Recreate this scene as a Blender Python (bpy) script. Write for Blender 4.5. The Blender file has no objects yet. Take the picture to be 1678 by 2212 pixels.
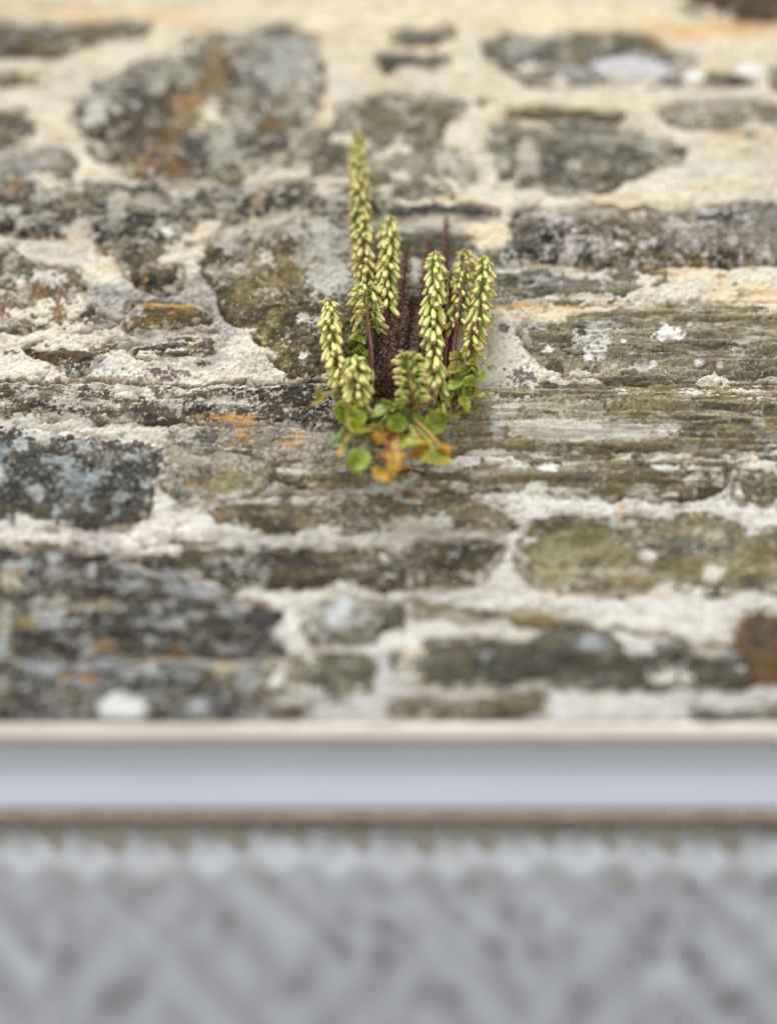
import bpy, math
import numpy as np
R = math.radians
sc = bpy.context.scene
# ------------------------------------------------------------------ camera
TH = R(34.0); S0 = 1.80; LENS = 85.0; SW = 24.0
V0 = (1106-745)/1678*SW/LENS
CT, ST = math.cos(TH), math.sin(TH)
D = S0*(CT - V0*ST)                      # wall plane: y = D
CZ = 1.10
cam = bpy.data.cameras.new('camera'); camo = bpy.data.objects.new('camera', cam)
sc.collection.objects.link(camo); sc.camera = camo
camo.location = (0, 0, CZ); camo.rotation_euler = (math.pi/2 + TH, 0, 0)
cam.sensor_fit = 'HORIZONTAL'; cam.sensor_width = SW; cam.lens = LENS
cam.clip_start = 0.02; cam.clip_end = 200
cam.dof.use_dof = True; cam.dof.focus_distance = (D-.006)*(1/(CT-(1106-785)/1678*SW/LENS*ST)); cam.dof.aperture_fstop = 0.78
# ------------------------------------------------------------------ world, sun, exposure
SUN_EL, SUN_AZ = R(58), R(205)           # azimuth: compass-like, from +Y clockwise -> sun stands in front of the wall
w = bpy.data.worlds.new('World'); sc.world = w; w.use_nodes = True
nt = w.node_tree; nt.nodes.clear()
sky = nt.nodes.new('ShaderNodeTexSky'); sky.sky_type = 'NISHITA'; sky.sun_disc = False
sky.sun_elevation = SUN_EL; sky.sun_rotation = SUN_AZ; sky.dust_density = 4; sky.air_density = 1.0
hs = nt.nodes.new('ShaderNodeHueSaturation'); hs.inputs['Saturation'].default_value = 0.12
bg = nt.nodes.new('ShaderNodeBackground'); bg.inputs[1].default_value = 0.15
wo = nt.nodes.new('ShaderNodeOutputWorld')
nt.links.new(sky.outputs[0], hs.inputs['Color']); nt.links.new(hs.outputs[0], bg.inputs[0]); nt.links.new(bg.outputs[0], wo.inputs[0])
sl = bpy.data.lights.new('sun', 'SUN'); sl.energy = 1.35; sl.angle = R(16); sl.color = (1.0, .965, .91)
so = bpy.data.objects.new('sun', sl); sc.collection.objects.link(so)
import mathutils
sd_ = mathutils.Vector((math.sin(SUN_AZ)*math.cos(SUN_EL), math.cos(SUN_AZ)*math.cos(SUN_EL), math.sin(SUN_EL)))
so.rotation_euler = sd_.to_track_quat('Z', 'Y').to_euler(); so.location = sd_*20
sc.view_settings.view_transform = 'Standard'; sc.view_settings.look = 'None'
sc.view_settings.exposure = 0.56; sc.view_settings.gamma = 1.0
sc.view_settings.use_curve_mapping = False
# ------------------------------------------------------------------ photo pixel <-> wall
K = SW/LENS
def ray(px, py, off=0.0):
    """display pixel (1678 x 2212) on the plane y = D - off"""
    u = (px-839)/1678*K; v = (1106-py)/1678*K
    t = (D-off)/(CT - v*ST)
    return np.stack(np.broadcast_arrays(t*u, t*(CT - v*ST), CZ + t*(ST + v*CT)), -1)
SS = 1678/2000
def wallxz(src):                         # source-pixel polygon -> (x, z) on the wall
    a = np.asarray(src, float)*SS
    p = ray(a[:, 0], a[:, 1]); return p[:, [0, 2]]
def topx(x, z, dd=0.0):                  # wall (x, z) -> source pixel
    Z = z-CZ; y = D+dd
    dep = y*CT + Z*ST
    return (839 + x/dep/K*1678)/SS, (1106 - (-y*ST + Z*CT)/dep/K*1678)/SS
# ------------------------------------------------------------------ noise
rng = np.random.default_rng(7)
TAB = rng.random((256, 256))
def vn(x, y):
    xi = np.floor(x).astype(np.int64); yi = np.floor(y).astype(np.int64)
    fx = x-xi; fy = y-yi
    fx = fx*fx*fx*(fx*(fx*6-15)+10); fy = fy*fy*fy*(fy*(fy*6-15)+10)
    a = TAB[xi & 255, yi & 255]; b = TAB[(xi+1) & 255, yi & 255]
    c = TAB[xi & 255, (yi+1) & 255]; d = TAB[(xi+1) & 255, (yi+1) & 255]
    return (a*(1-fx)+b*fx)*(1-fy) + (c*(1-fx)+d*fx)*fy
def fbm(x, z, sx, sz=None, o=4, seed=0, g=.55):
    """value fbm 0..1 with feature sizes sx, sz in metres"""
    if sz is None: sz = sx
    r = 0; a = 1; n = 0; X = x/sx + seed*17.31; Y = z/sz + seed*9.77
    for k in range(o):
        ca, sa = (math.cos(.6*k), math.sin(.6*k)) if sx == sz else (1, 0)
        r = r + a*vn(X*ca - Y*sa + k*31.7, X*sa + Y*ca + k*11.3); n += a; a *= g; X = X*2.03; Y = Y*2.03
    return r/n
def ss(a, b, x):
    t = np.clip((x-a)/(b-a), 0, 1); return t*t*(3-2*t)
def mix(a, b, t):
    return a*(1-t[..., None]) + np.asarray(b)*t[..., None]
def sdf(poly, x, z):
    """positive inside"""
    n = len(poly); d = np.full(x.shape, 1e9); ins = np.zeros(x.shape, bool)
    for i in range(n):
        ax, az = poly[i]; bx, bz = poly[(i+1) % n]
        ex, ez = bx-ax, bz-az; wx = x-ax; wz = z-az
        t = np.clip((wx*ex+wz*ez)/(ex*ex+ez*ez+1e-12), 0, 1)
        d = np.minimum(d, (wx-ex*t)**2 + (wz-ez*t)**2)
        if ez != 0:
            c = ((az > z) != (bz > z)) & (x < ex*(z-az)/ez + ax); ins ^= c
    d = np.sqrt(d); return np.where(ins, d, -d)
# ------------------------------------------------------------------ object helpers
COL = sc.collection
def tag(o, label=None, cat=None, group=None, kind=None):
    if label: o['label'] = label
    if cat: o['category'] = cat
    if group: o['group'] = group
    if kind: o['kind'] = kind
    return o
def empty(name, loc, label=None, cat=None, group=None):
    o = bpy.data.objects.new(name, None); COL.objects.link(o); o.location = loc; o.empty_display_size = .05
    return tag(o, label, cat, group)
def mesh(name, v, f, mat, parent=None, col=None, smooth=True, extra=None):
    v = np.asarray(v, np.float32); me = bpy.data.meshes.new(name)
    if parent is not None:
        p = parent; off = np.zeros(3)
        while p is not None: off += np.array(p.location); p = p.parent
        v = v - off.astype(np.float32)
    if isinstance(f, np.ndarray):
        nf, k = f.shape
        me.vertices.add(len(v)); me.vertices.foreach_set('co', v.ravel())
        me.loops.add(nf*k); me.loops.foreach_set('vertex_index', f.astype(np.int32).ravel())
        me.polygons.add(nf); me.polygons.foreach_set('loop_start', np.arange(0, nf*k, k, dtype=np.int32))
        me.update(calc_edges=True)
    else:
        me.from_pydata([tuple(q) for q in v.tolist()], [], [tuple(q) for q in f]); me.update()
    me.polygons.foreach_set('use_smooth', np.full(len(me.polygons), smooth))
    if col is not None:
        a = me.color_attributes.new('Col', 'FLOAT_COLOR', 'POINT')
        c = np.ones((len(v), 4), np.float32); c[:, :col.shape[1]] = col
        a.data.foreach_set('color', c.ravel())
    if extra is not None:
        for kx, arr in extra.items():
            a = me.attributes.new(kx, 'FLOAT', 'POINT'); a.data.foreach_set('value', np.asarray(arr, np.float32).ravel())
    me.materials.append(mat)
    o = bpy.data.objects.new(name, me); COL.objects.link(o)
    if parent is not None: o.parent = parent
    return o
def box_vf(x0, x1, y0, y1, z0, z1):
    v = [(x, y, z) for x in (x0, x1) for y in (y0, y1) for z in (z0, z1)]
    f = [(0, 1, 3, 2), (4, 6, 7, 5), (0, 4, 5, 1), (2, 3, 7, 6), (0, 2, 6, 4), (1, 5, 7, 3)]
    return v, f
def join(parts):
    V = []; F = []; n = 0
    for v, f in parts:
        V += list(v); F += [tuple(i+n for i in q) for q in f]; n += len(v)
    return V, F
def bevel(o, wd, seg=3):
    m = o.modifiers.new('bevel', 'BEVEL'); m.width = wd; m.segments = seg
# ------------------------------------------------------------------ materials
def mat_new(name):
    m = bpy.data.materials.new(name); m.use_nodes = True
    n = m.node_tree.nodes; b = n['Principled BSDF']; return m, n, m.node_tree.links, b
def col_mat(name, rough=.9, spec=.3, nscale=900, namt=.25, bump=.25, bscale=600, bdist=.0006, trans=0.0, sss=0.0):
    m, n, l, b = mat_new(name)
    a = n.new('ShaderNodeAttribute'); a.attribute_name = 'Col'
    tc = n.new('ShaderNodeTexCoord')
    no = n.new('ShaderNodeTexNoise'); no.inputs['Scale'].default_value = nscale; no.inputs['Detail'].default_value = 3
    l.new(tc.outputs['Object'], no.inputs['Vector'])
    mr = n.new('ShaderNodeMapRange'); mr.inputs[1].default_value = .32; mr.inputs[2].default_value = .68
    mr.inputs[3].default_value = 1-namt; mr.inputs[4].default_value = 1+namt
    l.new(no.outputs[0], mr.inputs[0])
    mx = n.new('ShaderNodeVectorMath'); mx.operation = 'SCALE'
    l.new(a.outputs['Color'], mx.inputs[0]); l.new(mr.outputs[0], mx.inputs['Scale'])
    l.new(mx.outputs[0], b.inputs['Base Color'])
    b.inputs['Roughness'].default_value = rough; b.inputs['Specular IOR Level'].default_value = spec
    if bump > 0:
        n2 = n.new('ShaderNodeTexNoise'); n2.inputs['Scale'].default_value = bscale; n2.inputs['Detail'].default_value = 4
        l.new(tc.outputs['Object'], n2.inputs['Vector'])
        bp = n.new('ShaderNodeBump'); bp.inputs['Strength'].default_value = bump; bp.inputs['Distance'].default_value = bdist
        l.new(n2.outputs[0], bp.inputs['Height']); l.new(bp.outputs[0], b.inputs['Normal'])
    if trans > 0:
        tr = n.new('ShaderNodeBsdfTranslucent'); l.new(mx.outputs[0], tr.inputs[0])
        ms = n.new('ShaderNodeMixShader'); ms.inputs[0].default_value = trans
        out = n['Material Output']
        l.new(b.outputs[0], ms.inputs[1]); l.new(tr.outputs[0], ms.inputs[2]); l.new(ms.outputs[0], out.inputs[0])
    return m
def plain_mat(name, c, rough=.6, spec=.4, nscale=40, namt=.08, bump=.0):
    m, n, l, b = mat_new(name)
    tc = n.new('ShaderNodeTexCoord'); no = n.new('ShaderNodeTexNoise'); no.inputs['Scale'].default_value = nscale; no.inputs['Detail'].default_value = 6
    l.new(tc.outputs['Object'], no.inputs['Vector'])
    cr = n.new('ShaderNodeValToRGB'); cr.color_ramp.elements[0].position = .3; cr.color_ramp.elements[1].position = .7
    cr.color_ramp.elements[0].color = (*[k*(1-namt) for k in c], 1); cr.color_ramp.elements[1].color = (*[min(1, k*(1+namt)) for k in c], 1)
    l.new(no.outputs[0], cr.inputs[0]); l.new(cr.outputs[0], b.inputs['Base Color'])
    b.inputs['Roughness'].default_value = rough; b.inputs['Specular IOR Level'].default_value = spec
    if bump:
        bp = n.new('ShaderNodeBump'); bp.inputs['Strength'].default_value = bump; bp.inputs['Distance'].default_value = .002
        l.new(no.outputs[0], bp.inputs['Height']); l.new(bp.outputs[0], b.inputs['Normal'])
    return m
M_stone = col_mat('weathered_stone', .92, .25, 1300, .34, .6, 900, .0010)
M_mortar = col_mat('lime_mortar', .97, .1, 1300, .12, .6, 900, .0012)
M_bell = col_mat('bell_petal', .5, .35, 500, .06, 0, trans=.25)
M_leaf = col_mat('fleshy_leaf', .38, .5, 350, .12, .1, 300, .0006, trans=.28)
M_stem = col_mat('fleshy_stem', .5, .4, 300, .15, 0)
M_dead = col_mat('dry_husk', .9, .15, 600, .3, 0)
# ================================================================== THE STONE WALL
# colours (linear albedo)
OL = (.135, .125, .088); DK = (.050, .046, .036); BR = (.120, .078, .042); GY = (.175, .17, .15); PG = (.36, .35, .31)
BLK = (.035, .036, .036); SL = (.098, .098, .088); LI = (.44, .43, .385); WH = (.66, .66, .64); OR = (.40, .22, .07); LIL = (.38, .38, .40)
OCH = (.27, .17, .08); CRM = (.66, .58, .43); MOW = (.60, .575, .49); MOG = (.56, .55, .52); RED = (.20, .095, .05)
# name of look: c1, c2, lichen amount, orange amount, dark amount, streak (0..1), height, relief
def st(poly, c1, c2, lich=.3, orange=0., dark=.3, streak=.3, H=.005, rel=.0025, label=None, lc=LI, gap=.5, fine=None):
    return dict(poly=poly, c1=c1, c2=c2, lich=lich, orange=orange, dark=dark, streak=streak, H=H, rel=rel, label=label, lc=lc, gap=gap)
STONES = [
 st([(-60,62),(190,60),(375,60),(380,68),(358,84),(250,112),(150,128),(60,138),(-60,135)], OL, (.10,.085,.05), .5, .0, .4, .5, lc=LIL, label='long thin olive stone at top left'),
 st([(477,113),(536,83),(602,89),(679,77),(721,63),(769,83),(816,119),(831,155),(825,203),(828,238),(799,298),(770,340),(740,380),(690,395),(650,410),(610,470),(524,471),(453,465),(381,465),(334,459),(286,411),(238,393),(220,358),(203,310),(209,250),(256,215),(322,197),(381,155),(453,137)], OL, DK, .55, .02, .5, .0, H=.007, rel=.004, label='large rounded boulder with rusty diagonal band'),
 st([(700,402),(760,372),(812,335),(818,390),(808,450),(740,474),(640,476),(655,430)], PG, GY, .5, .0, .2, .2, H=.001, label='pale smeared stone beside the boulder'),
 st([(880,262),(960,248),(1060,248),(1140,252),(1183,268),(1185,288),(1149,298),(1131,334),(1119,370),(1150,392),(1190,388),(1238,450),(1200,470),(1170,505),(1080,512),(1010,500),(975,470),(900,445),(820,442),(812,395),(850,350),(880,310)], GY, OL, .45, .0, .35, .1, label='grey block behind the tallest flower spike'),
 st([(1006,77),(1036,69),(1066,77),(1089,89),(1119,83),(1155,72),(1161,89),(1119,104),(1060,107),(1012,98)], SL, GY, .3, .0, .3),
 st([(975,140),(1042,146),(1095,140),(1155,143),(1158,158),(1107,167),(1036,173),(985,180)], OL, SL, .3, .05, .3),
 st([(1250,113),(1298,95),(1381,95),(1477,89),(1596,92),(1673,98),(1703,131),(1775,143),(1834,173),(1930,206),(1864,212),(1775,217),(1703,212),(1536,220),(1453,220),(1381,215),(1340,185),(1292,167),(1262,137)], OL, SL, .4, .0, .5, .3, lc=LIL, label='lens shaped stone with a pale lilac lichen patch'),
 st([(1760,-60),(2080,-60),(2080,52),(1894,45),(1792,33),(1763,18)], (.09,.055,.032), (.07,.05,.035), .0, .0, .3, .2, H=.004, label='dark brown stone in top right corner'),
 st([(1988,175),(2080,165),(2080,240),(1990,235)], OL, GY, .3),
 st([(1238,256),(1357,283),(1477,286),(1596,298),(1590,305),(1477,301),(1357,295),(1256,271)], (.17,.12,.05), OL, .0, .05, .2, .5, H=.003),
 st([(1715,283),(1775,268),(1894,268),(2080,270),(2080,330),(1894,325),(1775,316),(1721,298)], GY, OL, .5, .0, .1, .3, H=.002),
 st([(1256,369),(1262,340),(1286,316),(1334,301),(1417,310),(1512,322),(1596,334),(1656,352),(1715,358),(1760,387),(1715,417),(1656,447),(1596,477),(1536,489),(1417,483),(1358,477),(1304,471),(1268,417)], (.18,.175,.145), (.12,.12,.10), .4, .0, .4, .1, label='oval grey stone in pale mortar'),
 st([(-60,284),(48,289),(83,316),(89,346),(60,361),(-60,390)], SL, OL, .35, .0, .5),
 st([(-60,200),(60,196),(119,208),(110,220),(40,216),(-60,222)], GY, OL, .3, H=.002),
 st([(-60,388),(60,365),(110,365),(150,385),(190,420),(180,450),(100,458),(0,463),(-60,463)], (.24,.24,.24), GY, .55, .0, .2, .3, lc=LIL),
 st([(-60,472),(90,470),(112,508),(180,472),(300,480),(415,470),(430,505),(500,508),(520,480),(650,485),(800,482),(900,490),(960,500),(985,540),(980,556),(900,556),(740,562),(640,557),(560,552),(505,553),(485,580),(470,640),(400,648),(300,652),(252,640),(250,600),(240,575),(185,575),(170,605),(90,602),(-60,604)], OL, DK, .62, .03, .6, .35, H=.008, rel=.003, label='long dark course stone speckled with white lichen'),
 st([(-60,640),(29,643),(48,662),(95,686),(157,691),(191,695),(210,710),(215,767),(217,805),(238,834),(191,846),(162,841),(119,829),(76,838),(-60,850)], (.19,.125,.085), OL, .45, .06, .45, .1, H=.006, rel=.0035, label='reddish brown stone at left edge'),
 st([(210,767),(224,786),(238,810),(291,829),(248,836),(219,829)], SL, DK, .1, .0, .3, H=.004),
 st([(310,662),(343,657),(381,662),(391,688),(458,691),(462,715),(448,738),(410,750),(362,734),(329,710)], (.12,.095,.055), DK, .15, .12, .3, .3, label='small brown stone with orange flecks'),
 st([(329,786),(381,785),(505,790),(530,805),(539,824),(477,829),(443,843),(334,848),(329,815)], (.12,.09,.048), DK, .25, .12, .3, .35, label='small brown block with orange lichen along its top'),
 st([(81,896),(114,881),(157,881),(191,888),(219,896),(245,905),(257,893),(290,880),(334,880),(286,905),(257,915),(238,924),(191,929),(157,924),(129,910)], (.10,.075,.05), DK, .3, .03, .5, .7, H=.004, rel=.004),
 st([(343,905),(362,893),(410,877),(458,869),(543,867),(555,896),(558,924),(524,929),(477,922),(410,915),(353,912)], (.10,.072,.04), SL, .35, .05, .5, .8, H=.004, rel=.004),
 st([(170,934),(200,930),(238,932),(232,952),(205,960),(175,954)], (.10,.09,.09), SL, .6, .0, .4, .1, H=.003),
 st([(530,676),(548,710),(572,757),(591,805),(610,829),(653,862),(706,905),(744,962),(800,972),(870,972),(960,965),(985,900),(975,800),(975,700),(970,620),(930,575),(860,566),(760,562),(680,568),(600,578),(560,600),(540,640)], (.165,.14,.08), (.11,.095,.055), .35, .06, .45, .0, H=.008, rel=.004, label='big olive block left of the plants', gap=.9),
 st([(1004,532),(1072,529),(1179,529),(1250,536),(1278,543),(1268,554),(1179,556),(1107,554),(1036,556),(1004,552)], (.06,.07,.078), SL, .1, .0, .2, .3, H=.007, label='blue grey slate sliver'),
 st([(962,480),(975,478),(1003,530),(1000,548),(985,540),(970,510)], (.05,.045,.035), DK, .0, .0, .2, H=.003),
 st([(1040,598),(1120,608),(1200,612),(1240,630),(1290,650),(1288,668),(1200,664),(1100,660),(1000,664),(990,600)], (.10,.10,.08), SL, .3, .0, .5, .3, H=.006),
 st([(1343,550),(1400,545),(1467,543),(1534,536),(1620,550),(1667,541),(1715,555),(1796,543),(1867,536),(1915,526),(2080,526),(2080,664),(1944,669),(1867,672),(1810,674),(1715,679),(1600,684),(1543,686),(1467,679),(1400,674),(1319,679),(1295,674),(1300,650),(1324,626),(1333,583)], (.155,.135,.095), DK, .6, .0, .55, .1, H=.010, rel=.003, label='long brown grey block spotted with pale lichen', gap=1.0, lc=(.48,.46,.44)),
 st([(1000,690),(1100,680),(1220,688),(1286,684),(1343,688),(1438,693),(1534,703),(1615,688),(1648,703),(1700,710),(1705,722),(1677,724),(1660,736),(1648,760),(1620,777),(1534,779),(1467,781),(1343,784),(1230,780),(1100,790),(1000,780)], (.15,.145,.115), (.10,.10,.085), .45, .0, .4, .6, H=.006, label='flat grey slab right of the plants', lc=(.34,.34,.34), gap=.8),
 st([(1336,841),(1357,831),(1400,839),(1434,841),(1448,827),(1505,822),(1577,820),(1596,805),(1629,808),(1690,800),(1750,788),(1829,784),(1930,795),(2080,810),(2080,980),(1915,977),(1820,977),(1724,975),(1629,975),(1534,975),(1486,970),(1457,967),(1424,950),(1391,922),(1372,889),(1357,865)], (.27,.26,.215), (.19,.18,.145), .12, .0, .2, .8, H=.008, rel=.004, label='large layered slate with white lichen rosettes', gap=1.0, lc=(.40,.40,.38)),
 st([(1560,979),(1577,972),(1592,977),(1590,986),(1562,986)], SL, GY, .1, H=.004),
 st([(1650,982),(1700,973),(1735,978),(1730,989),(1660,989)], OL, GY, .1, H=.004),
 st([(-60,990),(100,990),(240,990),(300,996),(500,998),(740,992),(960,992),(960,1100),(860,1098),(700,1090),(560,1078),(450,1080),(200,1075),(-60,1080)], (.135,.12,.085), (.07,.06,.045), .62, .0, .5, .45, H=.007, label='dark lichen speckled course stone under the mortar wedge', gap=.7),
 st([(966,1000),(1240,995),(1500,996),(2080,994),(2080,1158),(1700,1155),(1400,1152),(1150,1150),(1000,1140),(955,1105)], (.24,.225,.17), (.18,.165,.115), .3, .0, .2, 1.0, H=.008, rel=.004, label='wide laminated slate course below the plants', gap=.8, lc=(.36,.35,.32)),
 st([(700,1200),(850,1190),(960,1178),(1160,1174),(1300,1182),(1500,1166),(1700,1176),(1850,1188),(1862,1230),(1850,1262),(1700,1275),(1560,1268),(1400,1262),(1375,1245),(1200,1255),(1000,1258),(860,1262),(800,1240),(700,1225)], (.165,.15,.10), (.12,.105,.07), .35, .01, .35, 1.0, H=.007, label='thin olive slate course with white specks', gap=.8),
 st([(1882,1205),(1954,1193),(2080,1196),(2080,1295),(1906,1290),(1895,1247)], (.12,.115,.085), OL, .1, .0, .3, .3, H=.005),
 st([(-60,1095),(66,1104),(179,1120),(250,1128),(381,1139),(411,1157),(417,1193),(393,1253),(370,1312),(310,1355),(179,1362),(143,1356),(-60,1350)], (.075,.07,.06), (.05,.05,.048), .5, .0, .5, .1, H=.008, label='charcoal block with blue white lichen at left', lc=(.30,.34,.35)),
 st([(440,1095),(560,1085),(700,1100),(840,1110),(900,1140),(840,1150),(700,1160),(560,1155),(450,1145)], (.20,.19,.17), GY, .7, .10, .5, .6, H=.003),
 st([(425,1168),(560,1162),(690,1168),(700,1220),(640,1262),(560,1288),(480,1286),(440,1250)], (.18,.165,.115), (.13,.12,.08), .45, .07, .5, .3, H=.005),
 st([(540,1300),(700,1285),(880,1280),(1000,1275),(1200,1285),(1340,1320),(1335,1345),(1280,1362),(1100,1350),(950,1366),(800,1362),(640,1362),(560,1345)], (.17,.155,.105), (.115,.10,.07), .4, .01, .5, .4, H=.006),
 st([(390,1410),(500,1412),(680,1412),(760,1408),(800,1425),(900,1415),(1000,1410),(1150,1395),(1290,1402),(1270,1440),(1240,1485),(1150,1510),(1000,1510),(800,1505),(600,1508),(520,1490),(400,1470),(350,1435)], (.10,.09,.06), (.06,.052,.04), .35, .01, .5, .5, H=.008, label='dark slab above the lowest stones'),
 st([(-60,1415),(100,1412),(200,1430),(330,1445),(420,1485),(540,1502),(600,1520),(560,1550),(400,1556),(200,1562),(-60,1558)], (.095,.085,.065), (.055,.05,.042), .60, .03, .6, .5, H=.008, lc=(.32,.34,.34)),
 st([(-60,1570),(200,1572),(400,1566),(570,1560),(620,1550),(715,1585),(735,1610),(690,1640),(720,1665),(640,1690),(600,1695),(400,1700),(200,1698),(-60,1702)], (.09,.08,.06), (.05,.045,.038), .55, .03, .6, .5, H=.009, lc=(.30,.32,.32)),
 st([(-60,1712),(200,1708),(400,1712),(600,1705),(650,1700),(690,1720),(640,1770),(655,1800),(625,1840),(640,1900),(-60,1900)], (.10,.09,.07), (.06,.055,.045), .58, .04, .6, .4, H=.008, lc=(.30,.33,.35), label='dark mottled stone at bottom left above the window'),
 st([(800,1575),(830,1548),(900,1538),(965,1560),(985,1590),(960,1640),(880,1660),(815,1648),(795,1610)], (.20,.20,.175), GY, .5, .0, .3, .0, H=.006, lc=(.42,.45,.47), label='small grey rounded stone'),
 st([(985,1556),(1040,1568),(1030,1600),(990,1612)], SL, DK, .1, .0, .4, H=.004),
 st([(680,1700),(760,1690),(930,1690),(955,1710),(950,1770),(850,1788),(700,1782),(670,1745)], (.145,.145,.12), (.11,.11,.09), .1, .0, .3, .1, H=.006),
 st([(710,1835),(772,1835),(762,1860),(715,1860)], DK, DK, .0, .0, .2, H=.004),
 st([(1369,1336),(1477,1324),(1655,1336),(1751,1312),(1834,1318),(1894,1348),(1965,1372),(2080,1384),(2080,1520),(1894,1521),(1775,1527),(1715,1509),(1596,1521),(1477,1521),(1387,1497),(1334,1455),(1334,1431),(1358,1384)], (.165,.152,.10), (.11,.10,.066), .3, .0, .45, .4, H=.008, label='broad moss green block with two white spots', lc=(.42,.40,.33)),
 st([(1054,1556),(1119,1562),(1238,1580),(1417,1580),(1495,1592),(1417,1607),(1369,1604),(1238,1589),(1119,1580),(1060,1574)], (.20,.155,.09), OL, .1, .0, .2, .5, H=.004),
 st([(1018,1688),(1119,1652),(1238,1652),(1369,1646),(1405,1616),(1507,1604),(1572,1622),(1655,1640),(1715,1640),(1775,1664),(1846,1676),(1906,1670),(1930,1765),(1775,1765),(1596,1771),(1477,1759),(1358,1765),(1060,1759),(1018,1747)], (.085,.083,.07), (.06,.06,.05), .15, .0, .35, .4, H=.008, lc=(.30,.33,.35), label='long charcoal slab at lower right'),
 st([(1912,1586),(1954,1586),(2080,1592),(2080,1765),(1936,1762),(1912,1676)], (.105,.07,.035), (.08,.06,.04), .0, .0, .3, .1, H=.014, rel=.001, label='rusty brown stone at right edge'),
 st([(1012,1819),(1179,1801),(1358,1783),(1411,1801),(1405,1831),(1238,1849),(1012,1843)], (.11,.105,.08), OL, .2, .0, .3, .5, H=.005),
 st([(1793,1819),(1864,1843),(2080,1807),(2080,1900),(1787,1900)], SL, (.06,.06,.062), .2, .0, .3, .2, H=.005),
]
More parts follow.
